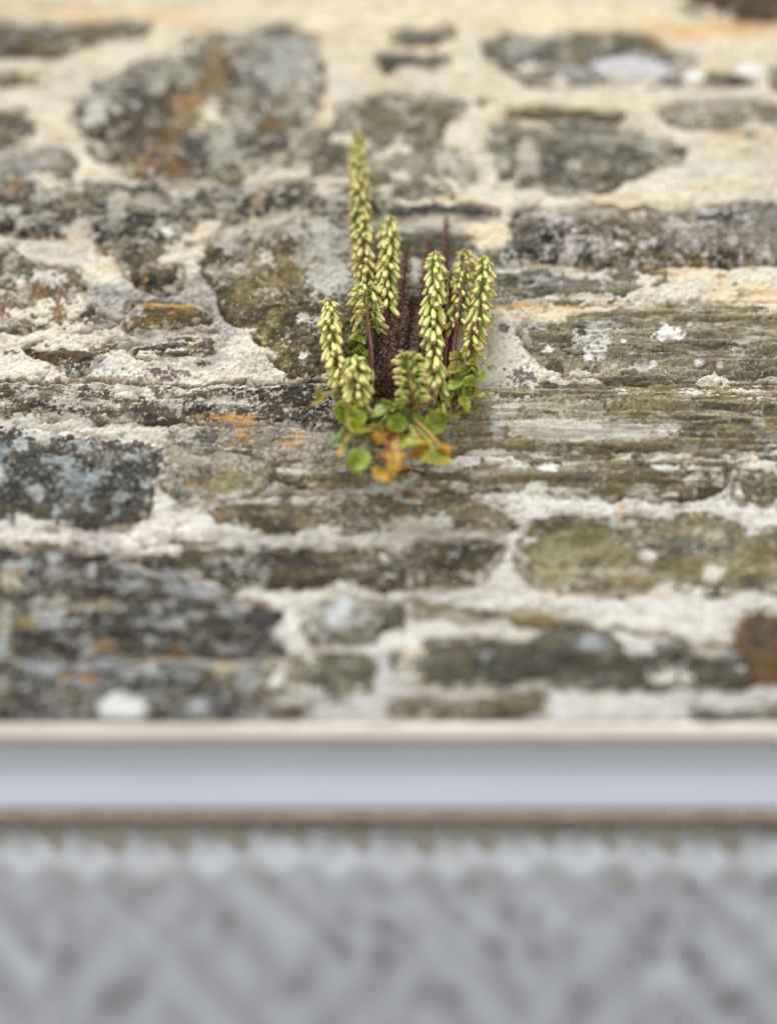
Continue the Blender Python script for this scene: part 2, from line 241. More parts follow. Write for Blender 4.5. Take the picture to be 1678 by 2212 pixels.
# stuck-on lichen crusts and patches: src centre, radii, colour, opacity, edge raggedness
BLOBS = [
 (215,605,32,32,(.62,.59,.52),1,.35),(468,485,38,22,(.66,.64,.58),1,.3),(105,480,16,26,(.52,.50,.42),.9,.4),(155,1100,88,28,(.60,.57,.53),1,.35),(395,1400,90,26,(.60,.58,.55),1,.35),(1300,1040,0,0,WH,0,0),
 (560,170,45,45,OCH,.6,.8),(530,230,34,60,OCH,.6,.8),(470,300,45,60,OCH,.65,.9),(420,380,60,55,(.19,.125,.065),.8,.9),(360,430,45,28,OCH,.7,.6),(450,440,45,22,(.20,.11,.05),.7,.5),(480,270,35,25,OR,.4,.6),
 (730,170,80,75,(.36,.37,.35),.85,.6),(640,120,50,20,(.25,.24,.18),.6,.6),(245,290,38,45,(.44,.46,.42),.9,.4),(440,190,60,35,(.30,.30,.24),.7,.6),(405,225,28,22,LI,.6,.5),
 (560,390,40,45,(.38,.38,.32),.8,.6),(600,300,55,28,(.35,.34,.28),.7,.7),(760,260,40,40,(.38,.37,.30),.6,.6),(700,320,28,16,(.14,.09,.03),.9,.4),(650,360,28,24,DK,.7,.5),(350,235,40,28,SL,.6,.5),(365,330,50,55,DK,.5,.6),(500,385,40,40,DK,.7,.5),(680,250,24,26,SL,.7,.4),
 (1150,412,32,22,LI,.85,.4),(1190,460,16,16,LI,.7,.3),(850,385,42,50,(.06,.05,.035),.85,.4),(960,400,60,50,(.11,.10,.07),.5,.6),(1060,430,50,30,(.26,.25,.22),.6,.6),
 (1626,179,120,33,(.52,.53,.56),.95,.25),(1787,197,29,22,WH,.95,.15),(1480,190,60,18,LIL,.6,.5),(1345,115,45,16,PG,.7,.5),(1563,113,16,12,LI,.8,.3),(1510,120,30,10,GY,.5,.5),(1700,118,18,16,OCH,.9,.4),
 (1360,410,34,50,(.42,.40,.34),.85,.4),(1480,425,18,14,LI,.8,.4),(1295,425,20,22,LI,.6,.4),(1560,360,60,14,PG,.6,.5),(1680,375,35,22,LI,.6,.5),(1500,390,60,30,(.10,.095,.075),.4,.6),
 (660,525,18,20,OCH,.9,.5),(832,515,14,10,OCH,.85,.5),(40,485,34,20,OCH,.8,.6),(380,520,50,18,PG,.8,.4),(370,700,16,10,PG,.4,.4),(430,600,18,12,WH,.95,.3),(400,608,8,5,WH,.9,.3),(36,548,20,14,LI,.85,.3),(70,585,26,8,LI,.8,.5),(300,590,60,22,DK,.5,.5),(260,640,90,6,(.16,.11,.03),.6,.4),
 (110,722,40,14,WH,.8,.8),(60,745,10,24,WH,.7,.8),(88,745,22,22,(.24,.12,.07),.5,.6),(190,770,22,28,PG,.8,.5),(150,790,30,30,(.26,.12,.07),.35,.7),(30,680,18,24,PG,.5,.3),(60,800,60,30,(.13,.12,.06),.5,.7),
 (395,789,60,6,OR,.9,.9),(480,790,30,6,OR,.85,.9),(440,812,8,5,OR,.9,.6),(374,722,8,7,OR,.8,.7),(500,893,14,8,OR,.9,.8),(430,880,60,10,(.25,.24,.24),.6,.6),
 (700,590,150,34,(.44,.42,.38),.8,.6),(600,625,40,30,(.40,.38,.33),.7,.6),(850,720,55,80,(.42,.43,.39),.95,.35),(815,640,60,60,(.36,.36,.32),.8,.6),(870,640,60,60,(.42,.42,.39),.8,.5),(780,830,14,10,WH,.9,.5),(782,920,16,9,WH,.95,.4),(800,875,30,40,(.10,.09,.06),.5,.5),(840,840,24,20,WH,.6,.9),(706,600,34,14,(.14,.10,.06),.6,.6),(565,700,60,16,(.42,.41,.38),.5,.6),
 (1724,860,35,19,(.78,.78,.76),1,.45),(1700,852,10,6,WH,1,.4),(1519,893,44,30,(.52,.52,.50),.92,.7),(1508,928,12,9,WH,.95,.5),(1553,927,13,10,WH,.9,.5),(1410,905,14,8,WH,.95,.8),(1681,941,11,9,WH,.95,.5),(1650,947,22,10,(.45,.45,.42),.8,.7),(1796,941,13,7,WH,.98,.4),(1851,948,11,8,WH,.98,.4),(1605,886,11,6,WH,.9,.6),(1507,857,7,5,WH,.9,.4),(1906,908,32,24,(.42,.42,.39),.6,.7),(1380,845,22,8,(.45,.45,.44),.6,.9),(1480,945,30,14,(.42,.42,.34),.7,.5),(1540,840,34,12,(.40,.41,.42),.6,.5),(1840,925,24,22,(.11,.08,.07),.6,.7),
 (1400,965,0,0,WH,0,0),(1560,620,0,0,WH,0,0),
 (1590,636,9,7,WH,.95,.2),(1650,637,14,8,WH,.8,.4),(1384,566,16,6,LI,.8,.4),(1535,555,22,9,PG,.7,.4),(1640,590,44,30,(.09,.075,.045),.6,.6),(1350,610,34,45,(.065,.055,.04),.85,.5),(1960,550,40,16,(.06,.055,.045),.8,.5),(1950,600,60,40,(.30,.29,.26),.55,.6),(1790,620,70,35,(.28,.27,.24),.5,.6),(1550,565,12,8,LI,.5,.5),
 (1390,720,16,14,(.40,.42,.44),.8,.5),(1557,703,14,9,WH,.85,.6),(1320,690,34,16,WH,.85,.7),(1470,730,60,22,(.10,.10,.10),.5,.6),
 (1300,1060,40,34,(.46,.46,.42),.85,.5),(1420,1110,130,34,(.44,.43,.38),.9,.2),(1560,1118,160,28,(.43,.42,.37),.85,.2),(1450,1050,150,16,(.38,.38,.31),.75,.5),(1280,1110,26,30,(.40,.41,.40),.7,.4),(1190,1015,60,18,PG,.4,.6),(1720,1115,24,14,WH,.5,.5),
 (1165,1040,70,26,(.22,.20,.13),.4,.6),(560,1077,36,9,OR,.9,.7),(612,1080,30,8,OR,.8,.8),(640,1110,42,18,OR,.85,.9),(600,1135,18,8,OR,.7,.8),(760,1130,40,16,OR,.85,.9),(650,1085,14,9,OR,.8,.7),
 (785,1090,12,8,BLK,.95,.2),(840,1085,18,8,BLK,.95,.3),(690,1115,45,10,(.13,.13,.15),.7,.4),(60,1065,60,14,(.14,.12,.06),.5,.5),(390,1060,50,16,(.05,.04,.04),.7,.5),(300,1020,10,6,WH,.9,.3),(330,1080,34,16,PG,.5,.6),(130,1010,40,20,(.11,.11,.05),.5,.6),
 (105,1125,34,14,LI,.9,.5),(110,1135,22,20,LI,.6,.5),(55,1150,18,30,(.36,.40,.42),.8,.5),(0,1235,14,24,(.4,.44,.46),.8,.3),(95,1270,20,20,(.36,.39,.40),.8,.4),(200,1250,40,40,(.20,.23,.24),.7,.6),(160,1195,40,14,(.28,.33,.34),.7,.5),(280,1180,12,22,(.28,.27,.24),.6,.4),(10,1170,28,30,(.24,.28,.30),.6,.5),(375,1250,18,16,(.4,.42,.42),.7,.4),(300,1320,12,10,(.22,.25,.25),.7,.2),
 (490,1250,14,10,OR,.9,.4),(482,1310,16,12,OR,.95,.4),(430,1225,14,12,(.16,.08,.05),.9,.3),(480,1275,24,12,(.05,.045,.04),.8,.3),(555,1272,24,10,(.05,.045,.04),.7,.3),(560,1330,24,14,OCH,.6,.5),(600,1245,60,24,(.17,.16,.08),.6,.6),(735,1278,16,8,BLK,.95,.2),(620,1275,20,10,(.5,.5,.5),.7,.3),(705,1275,22,10,(.55,.54,.52),.8,.3),(760,1210,44,14,LI,.9,.4),(840,1250,20,10,OCH,.6,.4),(805,1245,20,8,(.5,.45,.3),.6,.4),
 (540,1450,24,14,(.26,.28,.28),.6,.4),(610,1455,22,14,(.28,.30,.29),.7,.4),(680,1480,20,20,(.24,.26,.25),.6,.4),(490,1410,20,9,OCH,.8,.4),(200,1440,44,24,(.04,.03,.028),.85,.3),(430,1480,40,12,(.3,.33,.36),.6,.5),(480,1520,50,18,(.28,.30,.33),.6,.6),(70,1610,24,16,OR,.65,.3),(75,1610,36,22,(.17,.14,.05),.6,.4),(265,1668,30,14,OR,.55,.4),(465,1685,24,12,OR,.5,.4),(170,1748,16,12,OR,.6,.3),(228,1752,26,14,OR,.6,.3),(570,1720,38,20,(.38,.34,.22),.7,.4),(590,1718,16,10,OR,.4,.4),(265,1555,18,14,OR,.5,.4),(30,1490,26,34,(.42,.40,.30),.8,.5),(45,1482,10,10,OR,.5,.3),(15,1600,20,44,(.34,.35,.28),.7,.4),(5,1680,20,30,(.34,.40,.40),.7,.4),
 (110,1720,50,24,(.30,.33,.36),.75,.5),(250,1715,80,16,(.28,.30,.33),.7,.5),(640,1755,36,22,(.34,.37,.38),.75,.4),(315,1828,66,44,(.52,.55,.57),.97,.15),(500,1590,20,14,(.28,.30,.3),.6,.3),(510,1820,24,20,(.34,.37,.38),.7,.3),(420,1620,30,12,(.24,.25,.26),.6,.4),(150,1480,40,20,(.28,.28,.27),.7,.5),(340,1510,60,14,(.26,.28,.31),.6,.5),(520,1850,40,16,(.25,.26,.26),.6,.4),
 (690,1610,30,30,(.05,.045,.045),.85,.3),(660,1670,50,20,(.05,.048,.045),.6,.4),(560,1610,40,14,(.05,.042,.035),.6,.4),(750,1608,24,14,(.13,.12,.13),.5,.3),
 (870,1600,34,34,(.46,.50,.52),.85,.3),(900,1560,40,16,(.42,.45,.46),.6,.4),(870,1640,40,18,(.14,.14,.11),.5,.4),
 (1667,1437,27,13,WH,.97,.15),(1840,1478,26,23,(.55,.55,.50),.92,.25),(1585,1350,18,12,(.38,.42,.38),.8,.3),(1625,1350,14,10,(.38,.42,.38),.8,.3),(1850,1372,18,12,(.36,.36,.30),.7,.3),(1450,1430,60,30,(.30,.28,.18),.6,.5),(1500,1380,60,26,(.08,.075,.04),.7,.5),(1760,1405,60,18,(.10,.10,.10),.7,.4),(1420,1480,60,18,(.30,.27,.16),.6,.4),(1620,1500,60,14,(.20,.13,.06),.7,.5),(1600,1440,60,20,(.26,.23,.13),.5,.5),
 (1410,1202,28,16,WH,.95,.3),(1345,1204,12,8,LI,.9,.2),(1215,1185,36,12,WH,.9,.4),(1800,1222,12,8,LI,.8,.2),(1503,1232,26,12,(.07,.055,.04),.8,.3),(1240,1230,30,10,LI,.5,.5),(1180,1225,16,8,(.08,.06,.05),.7,.3),(1375,1245,26,8,(.05,.045,.04),.8,.3),(1650,1262,40,9,(.38,.40,.32),.7,.4),(1950,1096,16,12,(.5,.48,.42),.7,.3),(1940,1108,22,8,(.06,.05,.05),.7,.3),
 (1530,1660,50,26,(.30,.34,.36),.85,.4),(1640,1640,60,14,(.28,.31,.33),.6,.4),(1420,1660,34,14,(.13,.12,.08),.6,.4),(1080,1745,60,14,(.13,.115,.07),.6,.4),(1880,1690,26,14,(.16,.19,.21),.6,.3),(1980,1730,40,40,(.14,.085,.03),.7,.4),(1975,1640,36,30,(.09,.07,.055),.6,.4),(1950,1810,60,12,(.38,.41,.42),.7,.4),
]
# paint on the mortar (same format) and polygons of stained mortar
MB = [
 (250,30,330,30,(.62,.47,.28),.7,.4),(100,10,160,14,OCH,.35,.5),(1000,50,400,50,(.66,.58,.42),.6,.5),(1500,40,260,36,(.66,.57,.40),.7,.4),(1860,75,160,20,(.62,.38,.16),.75,.4),(1950,60,80,16,OCH,.6,.4),(1700,118,22,20,OCH,.9,.4),(500,60,120,20,(.62,.47,.30),.5,.5),
 (1100,120,80,14,(.58,.42,.26),.6,.5),(140,330,40,24,(.58,.47,.33),.5,.4),(1450,291,150,14,(.42,.30,.12),.8,.4),(1900,345,60,16,(.44,.28,.17),.6,.5),(1930,350,14,14,GY,.8,.3),(1870,400,90,40,(.50,.47,.38),.6,.6),(1780,430,60,30,(.46,.45,.40),.5,.6),(1960,420,50,50,(.36,.34,.26),.5,.6),(1640,315,24,20,(.34,.34,.30),.6,.4),
 (1225,120,24,80,(.56,.56,.52),.5,.4),(880,260,30,60,(.55,.54,.50),.5,.5),(1840,245,120,14,(.50,.50,.48),.6,.5),(1930,176,45,15,(.72,.74,.76),.9,.2),(1880,440,70,18,(.62,.62,.58),.6,.5),(900,500,60,20,(.48,.47,.43),.6,.5),(1110,600,110,36,(.42,.41,.38),.75,.5),(1250,600,60,34,(.68,.58,.38),.7,.3),
 (110,445,16,30,(.6,.58,.5),.5,.3),(200,400,30,30,(.62,.60,.52),.5,.3),(860,100,60,10,(.6,.46,.28),.5,.5),
 (150,660,70,20,(.52,.50,.44),.5,.6),(330,600,60,30,(.60,.56,.48),.3,.5),(270,690,50,20,(.64,.56,.40),.7,.3),(490,560,14,8,OCH,.6,.5),(620,560,60,10,(.46,.28,.14),.5,.6),(520,630,60,12,(.50,.34,.2),.3,.5),
 (210,600,20,60,(.5,.5,.46),.4,.6),(320,655,60,6,(.5,.30,.14),.6,.4),
 (1240,784,140,8,(.50,.30,.13),.8,.5),(1400,787,140,6,(.50,.31,.13),.75,.5),(1560,781,60,5,(.42,.27,.12),.6,.5),(1420,812,150,16,(.62,.50,.32),.6,.4),(1400,682,150,6,(.48,.30,.12),.6,.5),(1700,684,200,7,(.46,.30,.12),.8,.6),(1850,675,160,7,(.52,.30,.11),.8,.6),(1900,760,120,30,(.66,.56,.40),.7,.4),(1760,700,60,16,(.64,.50,.34),.5,.5),(1855,710,12,7,(.34,.17,.08),.8,.3),(1892,732,9,7,(.16,.17,.17),.9,.2),(1925,757,36,9,(.26,.20,.10),.7,.7),(1985,755,40,10,(.5,.32,.12),.6,.6),(1850,776,60,6,(.30,.22,.10),.7,.7),(1980,778,60,5,(.48,.27,.12),.8,.4),(1810,744,30,4,(.30,.22,.14),.7,.6),(1780,795,110,8,(.46,.36,.20),.5,.6),(1700,786,60,5,(.5,.3,.13),.5,.5),
 (1330,860,60,40,(.55,.52,.47),.7,.6),(1290,900,60,60,(.56,.54,.50),.7,.6),(1345,960,30,26,(.07,.06,.06),.85,.8),(1265,948,11,8,(.20,.12,.07),.9,.4),(1295,845,14,12,(.07,.065,.06),.9,.4),(1270,960,18,12,(.62,.60,.60),.7,.5),(1250,870,30,40,(.44,.42,.38),.6,.7),(1380,945,14,10,(.6,.52,.46),.5,.4),
 (260,940,40,14,(.5,.5,.5),.7,.7),(215,945,40,20,(.20,.19,.20),.6,.7),(20,905,28,5,(.05,.045,.05),.9,.6),(430,960,60,10,(.10,.07,.08),.85,.9),(395,955,20,8,(.12,.09,.09),.8,.8),(260,895,16,8,(.06,.05,.05),.8,.7),(300,975,150,5,(.14,.10,.10),.7,.9),(550,900,26,50,(.40,.37,.36),.6,.8),
 (90,1082,10,8,LI,.6,.3),(60,1090,60,14,(.5,.5,.48),.6,.6),(250,1095,50,20,(.5,.5,.48),.5,.6),(1100,1160,60,6,(.44,.28,.15),.7,.4),(1200,1158,16,7,BLK,.9,.2),(1313,1158,12,7,(.07,.04,.03),.9,.2),(1440,1158,20,6,BLK,.85,.2),(1620,1160,60,6,(.06,.05,.045),.9,.3),(1550,1158,14,6,BLK,.8,.2),(1465,1172,30,5,(.48,.26,.12),.7,.4),(1760,1158,30,7,(.1,.09,.08),.7,.4),(1980,1180,40,10,(.07,.06,.055),.9,.3),(1890,1178,10,9,(.1,.11,.16),.8,.2),(1942,1182,10,10,(.60,.50,.36),.9,.2),(1870,1215,14,12,(.08,.08,.08),.8,.3),(1780,1165,80,10,(.5,.47,.40),.5,.4),
 (1048,1275,20,12,BLK,.95,.2),(1115,1278,20,10,BLK,.95,.2),(1182,1272,16,8,BLK,.9,.3),(1070,1280,18,10,(.34,.14,.07),.9,.3),(920,1278,20,6,BLK,.8,.4),(1597,1280,9,10,BLK,.95,.2),(1602,1312,11,18,(.46,.19,.06),.95,.2),(1650,1310,70,20,(.46,.45,.42),.7,.7),(1560,1280,50,8,(.45,.45,.43),.5,.5),(1350,1400,40,60,(.50,.49,.47),.6,.5),
 (560,1230,0,0,WH,0,0),(420,1330,30,20,(.6,.52,.48),.4,.4),(480,1400,30,8,OCH,.6,.3),(620,1230,40,30,(.42,.40,.40),.6,.5),(460,1350,14,8,(.28,.15,.12),.6,.3),(170,1370,30,9,(.62,.60,.57),.5,.4),(250,1380,40,12,(.34,.31,.31),.75,.3),
 (900,1380,100,20,(.46,.45,.43),.5,.6),(1100,1375,120,20,(.46,.45,.44),.6,.6),(700,1385,80,20,(.40,.40,.39),.7,.6),(560,1385,60,16,(.40,.38,.36),.7,.5),(1200,1560,50,20,(.60,.60,.56),.5,.4),(1225,1545,14,30,(.36,.36,.35),.5,.3),(1130,1580,60,8,(.40,.27,.17),.7,.3),(1330,1585,60,8,(.44,.30,.18),.6,.3),(820,1550,30,30,(.5,.5,.48),.5,.4),(1740,1530,0,0,WH,0,0),
 (1550,1530,200,9,(.60,.45,.28),.5,.4),(1060,1680,34,10,(.56,.42,.24),.6,.4),(1280,1820,0,0,WH,0,0),(1430,1795,20,30,(.58,.58,.57),.5,.3),(1100,1790,110,14,(.34,.35,.34),.75,.4),(1350,1850,120,10,(.48,.50,.53),.6,.4),(1560,1820,80,26,(.50,.50,.47),.4,.5),(1750,1800,70,24,(.44,.45,.44),.6,.4),(1900,1790,70,14,(.50,.52,.52),.5,.4),(960,1650,26,16,(.5,.5,.5),.5,.4),(840,1525,0,0,WH,0,0),
 (800,1830,16,40,(.12,.11,.11),.6,.3),(870,1800,30,16,(.25,.26,.27),.6,.3),(980,1700,20,100,(.46,.47,.47),.5,.5),(720,1690,60,10,(.52,.54,.56),.5,.4),(670,1640,40,60,(.12,.12,.12),.7,.3),(660,1800,40,40,(.10,.10,.10),.6,.3),
]
GPOLY = [
 ([(220,725),(335,730),(465,722),(525,680),(575,770),(600,835),(590,920),(555,920),(545,865),(460,865),(350,905),(340,850),(310,840),(240,830)], (.27,.262,.25), .92, .75),
 ([(430,1080),(560,1075),(960,1090),(1020,1150),(980,1200),(940,1290),(640,1310),(440,1300),(415,1180)], (.21,.195,.155), .92, .7),
 ([(960,560),(1300,560),(1300,700),(960,700)], (.40,.39,.36), .5, .6),
 ([(640,1275),(1000,1262),(1250,1262),(1000,1290),(700,1300),(560,1300)], (.33,.32,.29), .8, .7),
 ([(500,1360),(1300,1350),(1320,1400),(900,1410),(500,1405)], (.34,.33,.30), .85, .7),
 ([(540,580),(700,560),(560,640),(480,690),(450,680)], (.56,.53,.46), .6, .6),
 ([(1180,780),(1260,780),(1340,840),(1230,850)], (.48,.42,.33), .5, .6),
 ([(-60,605),(170,605),(240,640),(230,700),(150,690),(40,640),(-60,640)], (.46,.44,.38), .5, .75),
 ([(900,1000),(1250,985),(1330,990),(1300,1030),(960,1040)], (.30,.29,.24), .6, .6),
 ([(560,1500),(680,1560),(720,1680),(660,1720),(600,1600)], (.10,.095,.09), .75, .4),
 ([(-60,1365),(150,1400),(330,1400),(520,1480),(600,1530),(715,1580),(680,1660),(700,1720),(630,1780),(620,1900),(-60,1900)], (.13,.12,.10), .92, .9),
 ([(960,1270),(1040,1262),(1240,1262),(1330,1290),(1200,1300),(1000,1290)], (.33,.32,.29), .8, .7),
 ([(980,1480),(1290,1380),(1330,1400),(1290,1480),(1180,1560),(1000,1540)], (.42,.41,.39), .7, .7),
 ([(900,1690),(1020,1680),(1030,1860),(700,1860),(700,1800),(960,1780)], (.36,.37,.37), .8, .6),
 ([(1300,1770),(2060,1765),(2060,1870),(1300,1870)], (.40,.41,.41), .7, .7),
 ([(-60,1362),(165,1362),(170,1400),(-60,1402)], (.58,.56,.53), .95, .2),
 ([(285,1370),(350,1345),(420,1335),(500,1345),(540,1370),(530,1400),(420,1408),(385,1440),(340,1420)], (.60,.58,.55), .95, .25),
 ([(640,1690),(700,1780),(760,1860),(600,1880),(600,1720)], (.10,.10,.095), .75, .4),
]
_re = np.random.default_rng(31)
for s in STONES:                          # stones cut by the picture's edge run on beyond it
    eL, eR = _re.uniform(60, 270), _re.uniform(60, 270)
    s['poly'] = [(x-eL*_re.uniform(.85, 1.1) if x <= -55 else x+eR*_re.uniform(.85, 1.1) if x >= 2055 else x, y) for x, y in s['poly']]
    s['P'] = wallxz(s['poly'])
Z_HEAD = float(ray(839, 1559)[2])
X0, X1, Z0, Z1 = -.36, .36, Z_HEAD+.0005, float(ray(839, -40)[2])
def warp(x, z, a=.0042, st_=1.0):
    return (x + a*(fbm(x, z, .018, o=3, seed=3)-.5)*2 + .0034*(fbm(x, z, .0045*st_, .0045, o=3, seed=5, g=.75)-.5)*2,
            z + a*.8*(fbm(x, z, .018, o=3, seed=8)-.5)*2 + .0030*(fbm(x, z, .0045*st_, .0045, o=3, seed=9, g=.75)-.5)*2)
def blobpaint(c, x, z, blobs):
    px, py = topx(x, z)
    n1 = fbm(x, z, .010, o=4, seed=21, g=.7)-.5; n2 = fbm(x, z, .0022, o=3, seed=22)-.5
    lo = (px.min(), py.min()); hi = (px.max(), py.max())
    for (cx, cy, rx, ry, col, al, rg) in blobs:
        if rx <= 0 or cx+2*rx < lo[0] or cx-2*rx > hi[0] or cy+2*ry < lo[1] or cy-2*ry > hi[1]: continue
        m = (abs(px-cx) < rx*2) & (abs(py-cy) < ry*2)
        if not m.any(): continue
        d = np.sqrt(((px[m]-cx)/rx)**2 + ((py[m]-cy)/ry)**2)
        e = 1 - d + rg*(n1[m]*3.2 + n2[m]*3.4)
        s = ss(-.08, .20, e)*al*(.75 if col in (OR, OCH) else 1)*(1 - .75*rg*ss(-.05, .22, -n2[m]))
        c[m] = mix(c[m], col, s)
    return c
GROW = .0024
def rng_f(shape, i): return np.random.default_rng(900+i).random(shape)
def stone_fields(s, x, z, i):
    """height above the mortar plane, colour, signed distance"""
    crisp = s['gap'] >= .9
    xw, zw = warp(x, z, .0020 if crisp else .0042, 1+4*s['streak'])
    d = sdf(s['P'], xw, zw) + GROW
    k = s['streak']; sx = .022*(1+2.5*k); sz = .022*(1-.75*k)
    low = fbm(x, z, sx*1.6, sz*1.6, o=4, seed=30+i)
    med = fbm(x, z, sx*.5, sz*.5, o=4, seed=60+i)
    fin = fbm(x, z, .0045, .0045*(1-.5*k), o=3, seed=90+i, g=.7)
    H = s['H']*(1.0 if np.ptp(s['P'][:, 0]) < .06 or np.ptp(s['P'][:, 1]) < .018 else .60 if crisp else .42)
    am = 1-.5*s['streak']
    h = H*(1-np.exp(-np.maximum(d, 0)/.009)) + s['rel']*((low-.5)*2.2 + (med-.5)*1.2) + .0012*am*(fin-.5)*2 + .0007*am*(fbm(x, z, .0018, o=2, seed=76+i)-.5)*2
    if k > .4:                                              # bedding ledges of slate
        lay = fbm(x, z, .16, .0055, o=3, seed=120+i)
        h = h + .0013*k*(ss(.42, .6, lay)-.5)
    h = h - .0004
    h = np.where(d < .0012, h + (d-.0012)*1.5, h)
    c = mix(np.broadcast_to(np.array(s['c1']), x.shape+(3,)).copy(), s['c2'], ss(.35, .62, low))
    if k > .4:
        c = c*(0.80 + .42*lay[..., None])
        lc_ = fbm(x + .02*(low-.5), z + .010*(med-.5), .09, .0085, o=3, seed=130+i)
        c = mix(c, (.045, .03, .02), ss(.018, .004, np.abs(lc_-.5))*.75*ss(.4, .55, low)); h = h - .0012*ss(.018, .004, np.abs(lc_-.5))*ss(.4, .55, low)
    g1 = fbm(x, z, .0019, .0019*(1-.4*k), o=2, seed=75+i, g=.8); white = rng_f(x.shape, i)
    am = 1-.5*k
    c = c*(1 + .90*(med[..., None]-.5))*(1 + 1.1*am*(fin[..., None]-.5))*(1 + 1.1*am*(g1[..., None]-.5))*(.80 + .40*white[..., None])
    c = c*np.array([.98, .93, .77])*(.80 if s['P'][:, 1].max() < float(wallxz([(0, 1380)])[0, 1]) and s['P'][:, 0].min() < -.1 else 1)
    dk = fbm(x, z, .013*(1+k), .013*(1-.5*k), o=4, seed=150+i, g=.65)
    c = mix(c, np.array(s['c2'])*.42, ss(.66-.25*s['dark'], .76-.25*s['dark'], dk)*.8)
    l1 = fbm(x, z, .011*(1+k), .009, o=5, seed=180+i, g=.78)
    th = .72-.28*s['lich']
    c = mix(c, s['lc'], ss(th, th+.09, l1)*.78)
    l2 = fbm(x, z, .0030, o=3, seed=210+i, g=.7)*.8 + .2*l1
    th = .755-.20*s['lich']
    c = mix(c, np.array(s['lc'])*1.25, ss(th, th+.04, l2)*.72)
    l3 = fbm(x, z, .0016, .0013, o=2, seed=270+i)*.6 + .4*fbm(x, z, .03, o=2, seed=275+i)
    th = .76-.16*s['lich']
    c = mix(c, np.array(s['lc'])*1.3, ss(th, th+.03, l3)*.62)
    d3 = fbm(x, z, .0022, .0016, o=2, seed=280+i); c = mix(c, np.array(s['c2'])*.30, ss(.66, .74, d3)*.6)
    if s['orange'] > 0:
        o1 = fbm(x, z, .006, o=4, seed=240+i, g=.75)*.75 + .25*low
        th = .76-.5*s['orange']
        c = mix(c, OR, ss(th, th+.05, o1)*.85)
    c = mix(c, (.12, .085, .05), ss(.0030, .0005, d)*.35)    # brown rim at the joint
    sm = ss(.009, .0, d)*.55 + fbm(x, z, .030*(1+k), .014, o=4, seed=300+i, g=.7)
    c = mix(c, np.array([.46, .44, .385])*(.8+.4*g1[..., None]), ss(1.06, 1.14, sm + .05*s['lich'] - .12*crisp - .3*(s['lich'] == 0))*.8)      # lime smeared over the edge
    c = blobpaint(c, x, z, BLOBS)
    return h, np.clip(c, .012, .8), d
def grid_faces(nx, nz, keep=None):
    i = np.arange((nz-1)*nx).reshape(nz-1, nx)[:, :-1].ravel()
    f = np.stack([i, i+1, i+1+nx, i+nx], 1)
    return f
def heightmesh(name, xs, zs, h, c, keep, parent, mat, back=.03):
    nx, nz = len(xs), len(zs)
    X, Z = np.meshgrid(xs, zs); V = np.stack([X, D-h, Z], -1).reshape(-1, 3); C = c.reshape(-1, 3)
    F = grid_faces(nx, nz); kv = keep.ravel()
    F = F[kv[F].all(1)]
    # skirt going back into the wall closes the stone
    E = np.concatenate([F[:, [0, 1]], F[:, [1, 2]], F[:, [2, 3]], F[:, [3, 0]]])
    key = np.sort(E, 1); kk = key[:, 0].astype(np.int64)*(len(V)+1) + key[:, 1]
    u, inv, cnt = np.unique(kk, return_inverse=True, return_counts=True)
    B = E[cnt[inv] == 1]
    used = np.unique(F); mp = -np.ones(len(V), np.int64); mp[used] = np.arange(len(used))
    bu = np.unique(B); mb = -np.ones(len(V), np.int64); mb[bu] = np.arange(len(bu)) + len(used)
    Vb = V[bu].copy(); Vb[:, 1] = D + back
    F2 = np.stack([mp[B[:, 1]], mp[B[:, 0]], mb[B[:, 0]], mb[B[:, 1]]], 1)
    return mesh(name, np.concatenate([V[used], Vb]), np.concatenate([mp[F], F2]), mat, parent, np.concatenate([C[used], C[bu]]))
wall = empty('stone_wall', (0, D, 0), 'old slate rubble wall with cream lime mortar and lichen rising above the window', 'wall')
RES = .00080
# mortar sheet -------------------------------------------------------
xs = np.arange(X0, X1, RES); zs = np.arange(Z0, Z1, RES)
X, Z = np.meshgrid(xs, zs)
XW, ZW = warp(X, Z)
sdm = np.full(X.shape, -1.0); gapm = np.zeros(X.shape); gn = fbm(X, Z, .035, .02, o=3, seed=400)
for i, s in enumerate(STONES):
    P = s['P']; m = .02
    a, b = np.searchsorted(xs, [P[:, 0].min()-m, P[:, 0].max()+m]); c_, d_ = np.searchsorted(zs, [P[:, 1].min()-m, P[:, 1].max()+m])
    if b <= a or d_ <= c_: continue
    sl_ = (slice(c_, d_), slice(a, b))
    dd = sdf(P, XW[sl_], ZW[sl_]) + GROW; better = dd > sdm[sl_]
    # joint crack: mortar has shrunk away, mostly from the stone's underside
    px, py = topx(X[sl_], Z[sl_])
    g = s['gap']*ss(.46, .60, gn[sl_])*np.exp(-(dd/.0016)**2)
    gapm[sl_] = np.maximum(gapm[sl_], g)
    sdm[sl_] = np.where(better, dd, sdm[sl_])
lump = fbm(X, Z, .020, .014, o=4, seed=401); gr = fbm(X, Z, .0034, o=3, seed=402, g=.75)
worm = fbm(X, Z, .0075, o=3, seed=403)
pit = ss(.70, .78, fbm(X, Z, .0055, o=3, seed=404, g=.6))
g2 = fbm(X, Z, .0017, o=2, seed=414, g=.8)
hm = .0030*(lump-.5) + .0008*(gr-.5)*1.6 + .0010*(g2-.5)*1.6 - .0010*pit - .006*gapm
hm = hm - .0012*ss(.012, .0, -sdm)*ss(.55, .40, lump)
PX, PY = topx(X, Z)
warmth = ss(800, 0, PY)
c = mix(np.broadcast_to(np.array(MOW), X.shape+(3,)).copy(), (.60, .55, .44), np.clip(warmth*.9*(.4+1.1*fbm(X, Z, .05, o=3, seed=405)), 0, 1))
c = mix(c, (.535, .54, .515), ss(950, 1300, PY)*.9)
st1 = fbm(X, Z, .03, .018, o=5, seed=406, g=.65)
